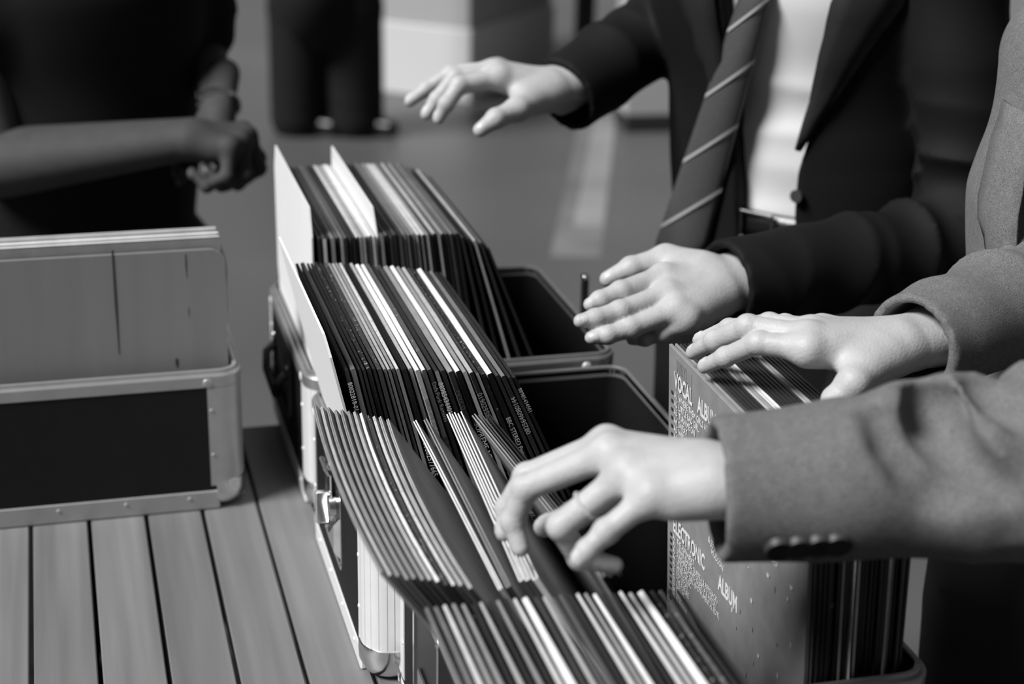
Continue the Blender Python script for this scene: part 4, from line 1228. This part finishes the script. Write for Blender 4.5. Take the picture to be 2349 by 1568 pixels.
for pts, r_ in ((((2080, 930), (2094, 970), (2125, 1040)), .015), (((2190, 915), (2208, 965), (2250, 1020)), .016)):
    w_ = [hit([p for p, k in arms[:2]], *q) for q in pts]
    for a_, b_ in zip(w_, w_[1:]): fd.add(Cone(a_ + unit(a_ - CAM_C) * .009, b_ + unit(b_ - CAM_C) * .012, r_, r_ * .8), .03)
# deep creases on the inside of the elbow
ap_ = [p for p, k in arms[:2]]
for pts, r_ in ((((2124, 905), (2132, 940), (2152, 985), (2197, 1050)), .0175), (((2197, 1050), (2250, 1095), (2300, 1125)), .010), (((2020, 960), (2048, 1020), (2090, 1080)), .010), (((2090, 1080), (2140, 1130), (2180, 1150)), .008), (((2262, 880), (2285, 915), (2330, 950)), .014)):
    w_ = [hit(ap_, *q) for q in pts]
    for a_, b_ in zip(w_, w_[1:]): fd.cut(Cone(a_, b_, r_, r_ * .85), .014)
fd.F = smin(Fj, fd.F, .014)
jk = solid('jacket', [fd.surface(2)], WOOL, pd_, base)
for sg in (1, -1):
    v_, f_ = [], []
    N_ = 14
    for i in range(N_ + 1):
        vv = .12 + .24 * i / N_
        inner = .045 + max(0, vv - .12) * .12
        wdt = .004 + .060 * min(1, i / 9)
        for j in range(4):
            v_.append(on_front(K, sg * (inner - .003 + wdt * j / 3), vv, .003 + .003 * math.sin(math.pi * j / 3), flat=1.35) - np.asarray(base))
    for i in range(N_):
        for j in range(3): f_.append((i * 4 + j, i * 4 + j + 1, (i + 1) * 4 + j + 1, (i + 1) * 4 + j)[::sg])
    o = mesh('lapel', v_, f_, WOOL, jk, smooth=True)
    o.modifiers.new('thick', 'SOLIDIFY').thickness = -.003
BTN = mat('dark_button', .035, .5)
bt = on_front(K, .056, .09, .004)
MB().tube([bt - base, bt + DF * .004 - base], .010, 16).build('button', BTN, jk)
# cuff buttons on the underside seam of the near sleeve
sd_ = unit(K['wr_l'] - K['el_l'])
for i, px in enumerate((1786, 1832, 1878, 1920)):
    c_ = at(px, 1250 - i * 2, 1.150)
    ray = unit(CAM_C - c_)
    axp = K['el_l'] + sd_ * ((c_ - K['el_l']) @ sd_)
    out = unit(c_ - axp); rad = .0535
    c2 = axp + out * rad
    b_ = MB(); b_.tube([c2 - base, c2 + out * .0045 - base], [.0105, .0095], 16); b_.tube([c2 + out * .0045 - base, c2 + out * .0030 - base], [.0095, .0060], 16)
    smooth_by_angle(b_.build('cuff_button', BTN, jk))
trousers(K, 'trousers', TROUSER, pd_, base, r_hip=.12, r_knee=.095, r_hem=.085, top=.04)

# ---------- person in black behind the sideways case, one fist closed
AF, AS = unit(V3(.25, -.97, 0)), unit(V3(.97, .25, 0))
ab = at(212, 480, 2.62)
acol = ab + V3(.0, .03, .47)
K = dict(front=AF, side=AS, pelvis=ab - V3(0, 0, .06), chest=ab + V3(0, .02, .28), collar=acol, chin=acol + V3(0, -.02, .09), head=acol + V3(.02, -.07, .20),
         sh_l=acol + AS * .18 - V3(0, 0, .03), sh_r=acol - AS * .18 - V3(0, 0, .03), el_r=at(12, 375, 2.46), wr_r=at(430, 318, 2.40), el_l=at(474, 110, 2.68), wr_l=at(500, 262, 2.50))
for n, s_ in (('l', 1), ('r', -1)):
    K['kn_' + n] = V3(ab[0], ab[1], FL + .50) + AS * s_ * .10; K['an_' + n] = V3(ab[0], ab[1] + .02, FL + .085) + AS * s_ * .11
K['base'] = (float(ab[0]), float(ab[1]), FL); base = K['base']
JA_r = dict(wrist=at(436, 318, 2.40), arm=at(20, 372, 2.46),
    index=chain((556, 302, 2.45), (592, 362, 2.46), (560, 408, 2.45), (520, 395, 2.44)),
    middle=chain((566, 312, 2.425), (592, 385, 2.43), (545, 420, 2.42), (505, 392, 2.415)),
    ring=chain((552, 326, 2.40), (562, 402, 2.395), (508, 424, 2.39), (474, 388, 2.39)),
    pinky=chain((528, 340, 2.375), (520, 405, 2.37), (474, 428, 2.365), (440, 394, 2.365)),
    thumb=chain((462, 318, 2.44), (500, 350, 2.46), (530, 392, 2.455), (520, 425, 2.44)), thumb_nail=V3(0, 0, 1))
h5 = hand(JA_r, (.2, -.2, 1), 1.0, thick=1.20, h=.0024, arm_r=(.062, .036))
JA_l = dict(wrist=at(500, 258, 2.50), arm=at(505, 180, 2.58),
    index=chain((488, 322, 2.47), (450, 362, 2.46), (425, 395, 2.45), (412, 418, 2.445)),
    middle=chain((470, 318, 2.485), (432, 352, 2.475), (412, 378, 2.465), (403, 398, 2.46)),
    ring=chain((455, 312, 2.50), (424, 340, 2.50), (408, 360, 2.49), (400, 378, 2.485)),
    pinky=chain((446, 304, 2.52), (425, 326, 2.52), (414, 344, 2.515), (410, 356, 2.51)),
    thumb=chain((510, 288, 2.49), (528, 325, 2.48), (522, 362, 2.47), (512, 392, 2.465)), thumb_nail=V3(0, -1, 0))
h6 = hand(JA_l, (-.2, -.6, .6), .95, h=.0026)
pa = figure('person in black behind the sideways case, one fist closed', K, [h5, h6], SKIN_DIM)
P = torso(K, -.004, waist=-.006, lower=.08, flat=1.4)
P += [(Cone(K['sh_l'], K['sh_l'] * .12 + K['el_l'] * .88, .062, .050, None, folds((.9, .3, .07, 1.2, .004))), .03), (Cone(K['sh_r'], K['sh_r'] * .55 + K['el_r'] * .45, .072, .066), .03)]
fd = Field([p for p, k in P], .007)
for p, k in P: fd.add(p, k)
solid('black_top', [fd.surface(2)], KNIT, pa, base)
trousers(K, 'trousers', TROUSER, pa, base, r_hip=.115, top=.05)
# bracelet on the other wrist
wc = at(503, 240, 2.515); ax = unit(at(505, 180, 2.58) - at(500, 258, 2.50)); e1 = unit(np.cross(ax, V3(0, 0, 1))); e2 = np.cross(ax, e1)
wb = MB(); wb.tube([wc + .0275 * math.cos(t) * e1 + .0235 * math.sin(t) * e2 - base for t in np.linspace(0, 2 * math.pi, 33)], .0055, 8, cap=False)
smooth_by_angle(wb.build('bracelet', CHROME, pa))

# ---------- person in long black clothes far back in the hall
BF, BS = unit(V3(.80, -.60, 0)), unit(V3(.60, .80, 0))
bb = V3(.775, 4.86, .26)
K = dict(front=BF, side=BS, pelvis=bb - V3(0, 0, .06), chest=bb + V3(0, 0, .28), collar=bb + V3(0, 0, .47), chin=bb + V3(.02, 0, .56), head=bb + V3(.04, -.03, .67),
         sh_l=bb + BS * .19 + V3(0, 0, .44), sh_r=bb - BS * .19 + V3(0, 0, .44), el_l=bb + BS * .24 + V3(0, 0, .14), el_r=bb - BS * .24 + V3(0, 0, .14), wr_l=bb + BS * .23 + BF * .08 - V3(0, 0, .10), wr_r=bb - BS * .23 + BF * .08 - V3(0, 0, .10))
for n, s_ in (('l', 1), ('r', -1)):
    K['kn_' + n] = V3(bb[0], bb[1], FL + .50) + V3(.96, -.26, 0) * s_ * .105; K['an_' + n] = V3(bb[0], bb[1], FL + .085) + V3(.96, -.26, 0) * s_ * .115
K['base'] = (float(bb[0]), float(bb[1]), FL); base = K['base']
def plain_hand(w, arm, side, front):
    d = unit(w - arm); f = lambda o, l, c: w + d * l + front * o + side * c
    J = dict(wrist=w, arm=arm)
    for n, o, ln in (('index', .026, .085), ('middle', .009, .088), ('ring', -.009, .085), ('pinky', -.026, .078)):
        J[n] = [f(o, ln, 0), f(o, ln + .042, .006), f(o, ln + .064, .018), f(o, ln + .080, .032)]
    J['thumb'] = [f(.028, .018, .008), f(.045, .05, .014), f(.050, .08, .02), f(.050, .105, .026)]
    return J
hb = [hand(plain_hand(K['wr_l'], K['el_l'] * .5 + K['wr_l'] * .5, -BS, BF), BS, h=.004), hand(plain_hand(K['wr_r'], K['el_r'] * .5 + K['wr_r'] * .5, BS, BF), -BS, h=.004)]
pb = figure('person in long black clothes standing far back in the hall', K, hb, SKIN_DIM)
P = torso(K, .014, lower=.45, waist=.05)
for n in 'lr': P += [(Cone(K['sh_' + n], K['el_' + n], .07, .06), .03), (Cone(K['el_' + n], K['wr_' + n], .058, .046), .03)]
fd = Field([p for p, k in P], .010)
for p, k in P: fd.add(p, k)
solid('long_coat', [fd.surface(2)], KNIT, pb, base)
trousers(K, 'trousers', TROUSER, pb, base, r_hip=.13, r_knee=.118, r_hem=.110, fo=.2)
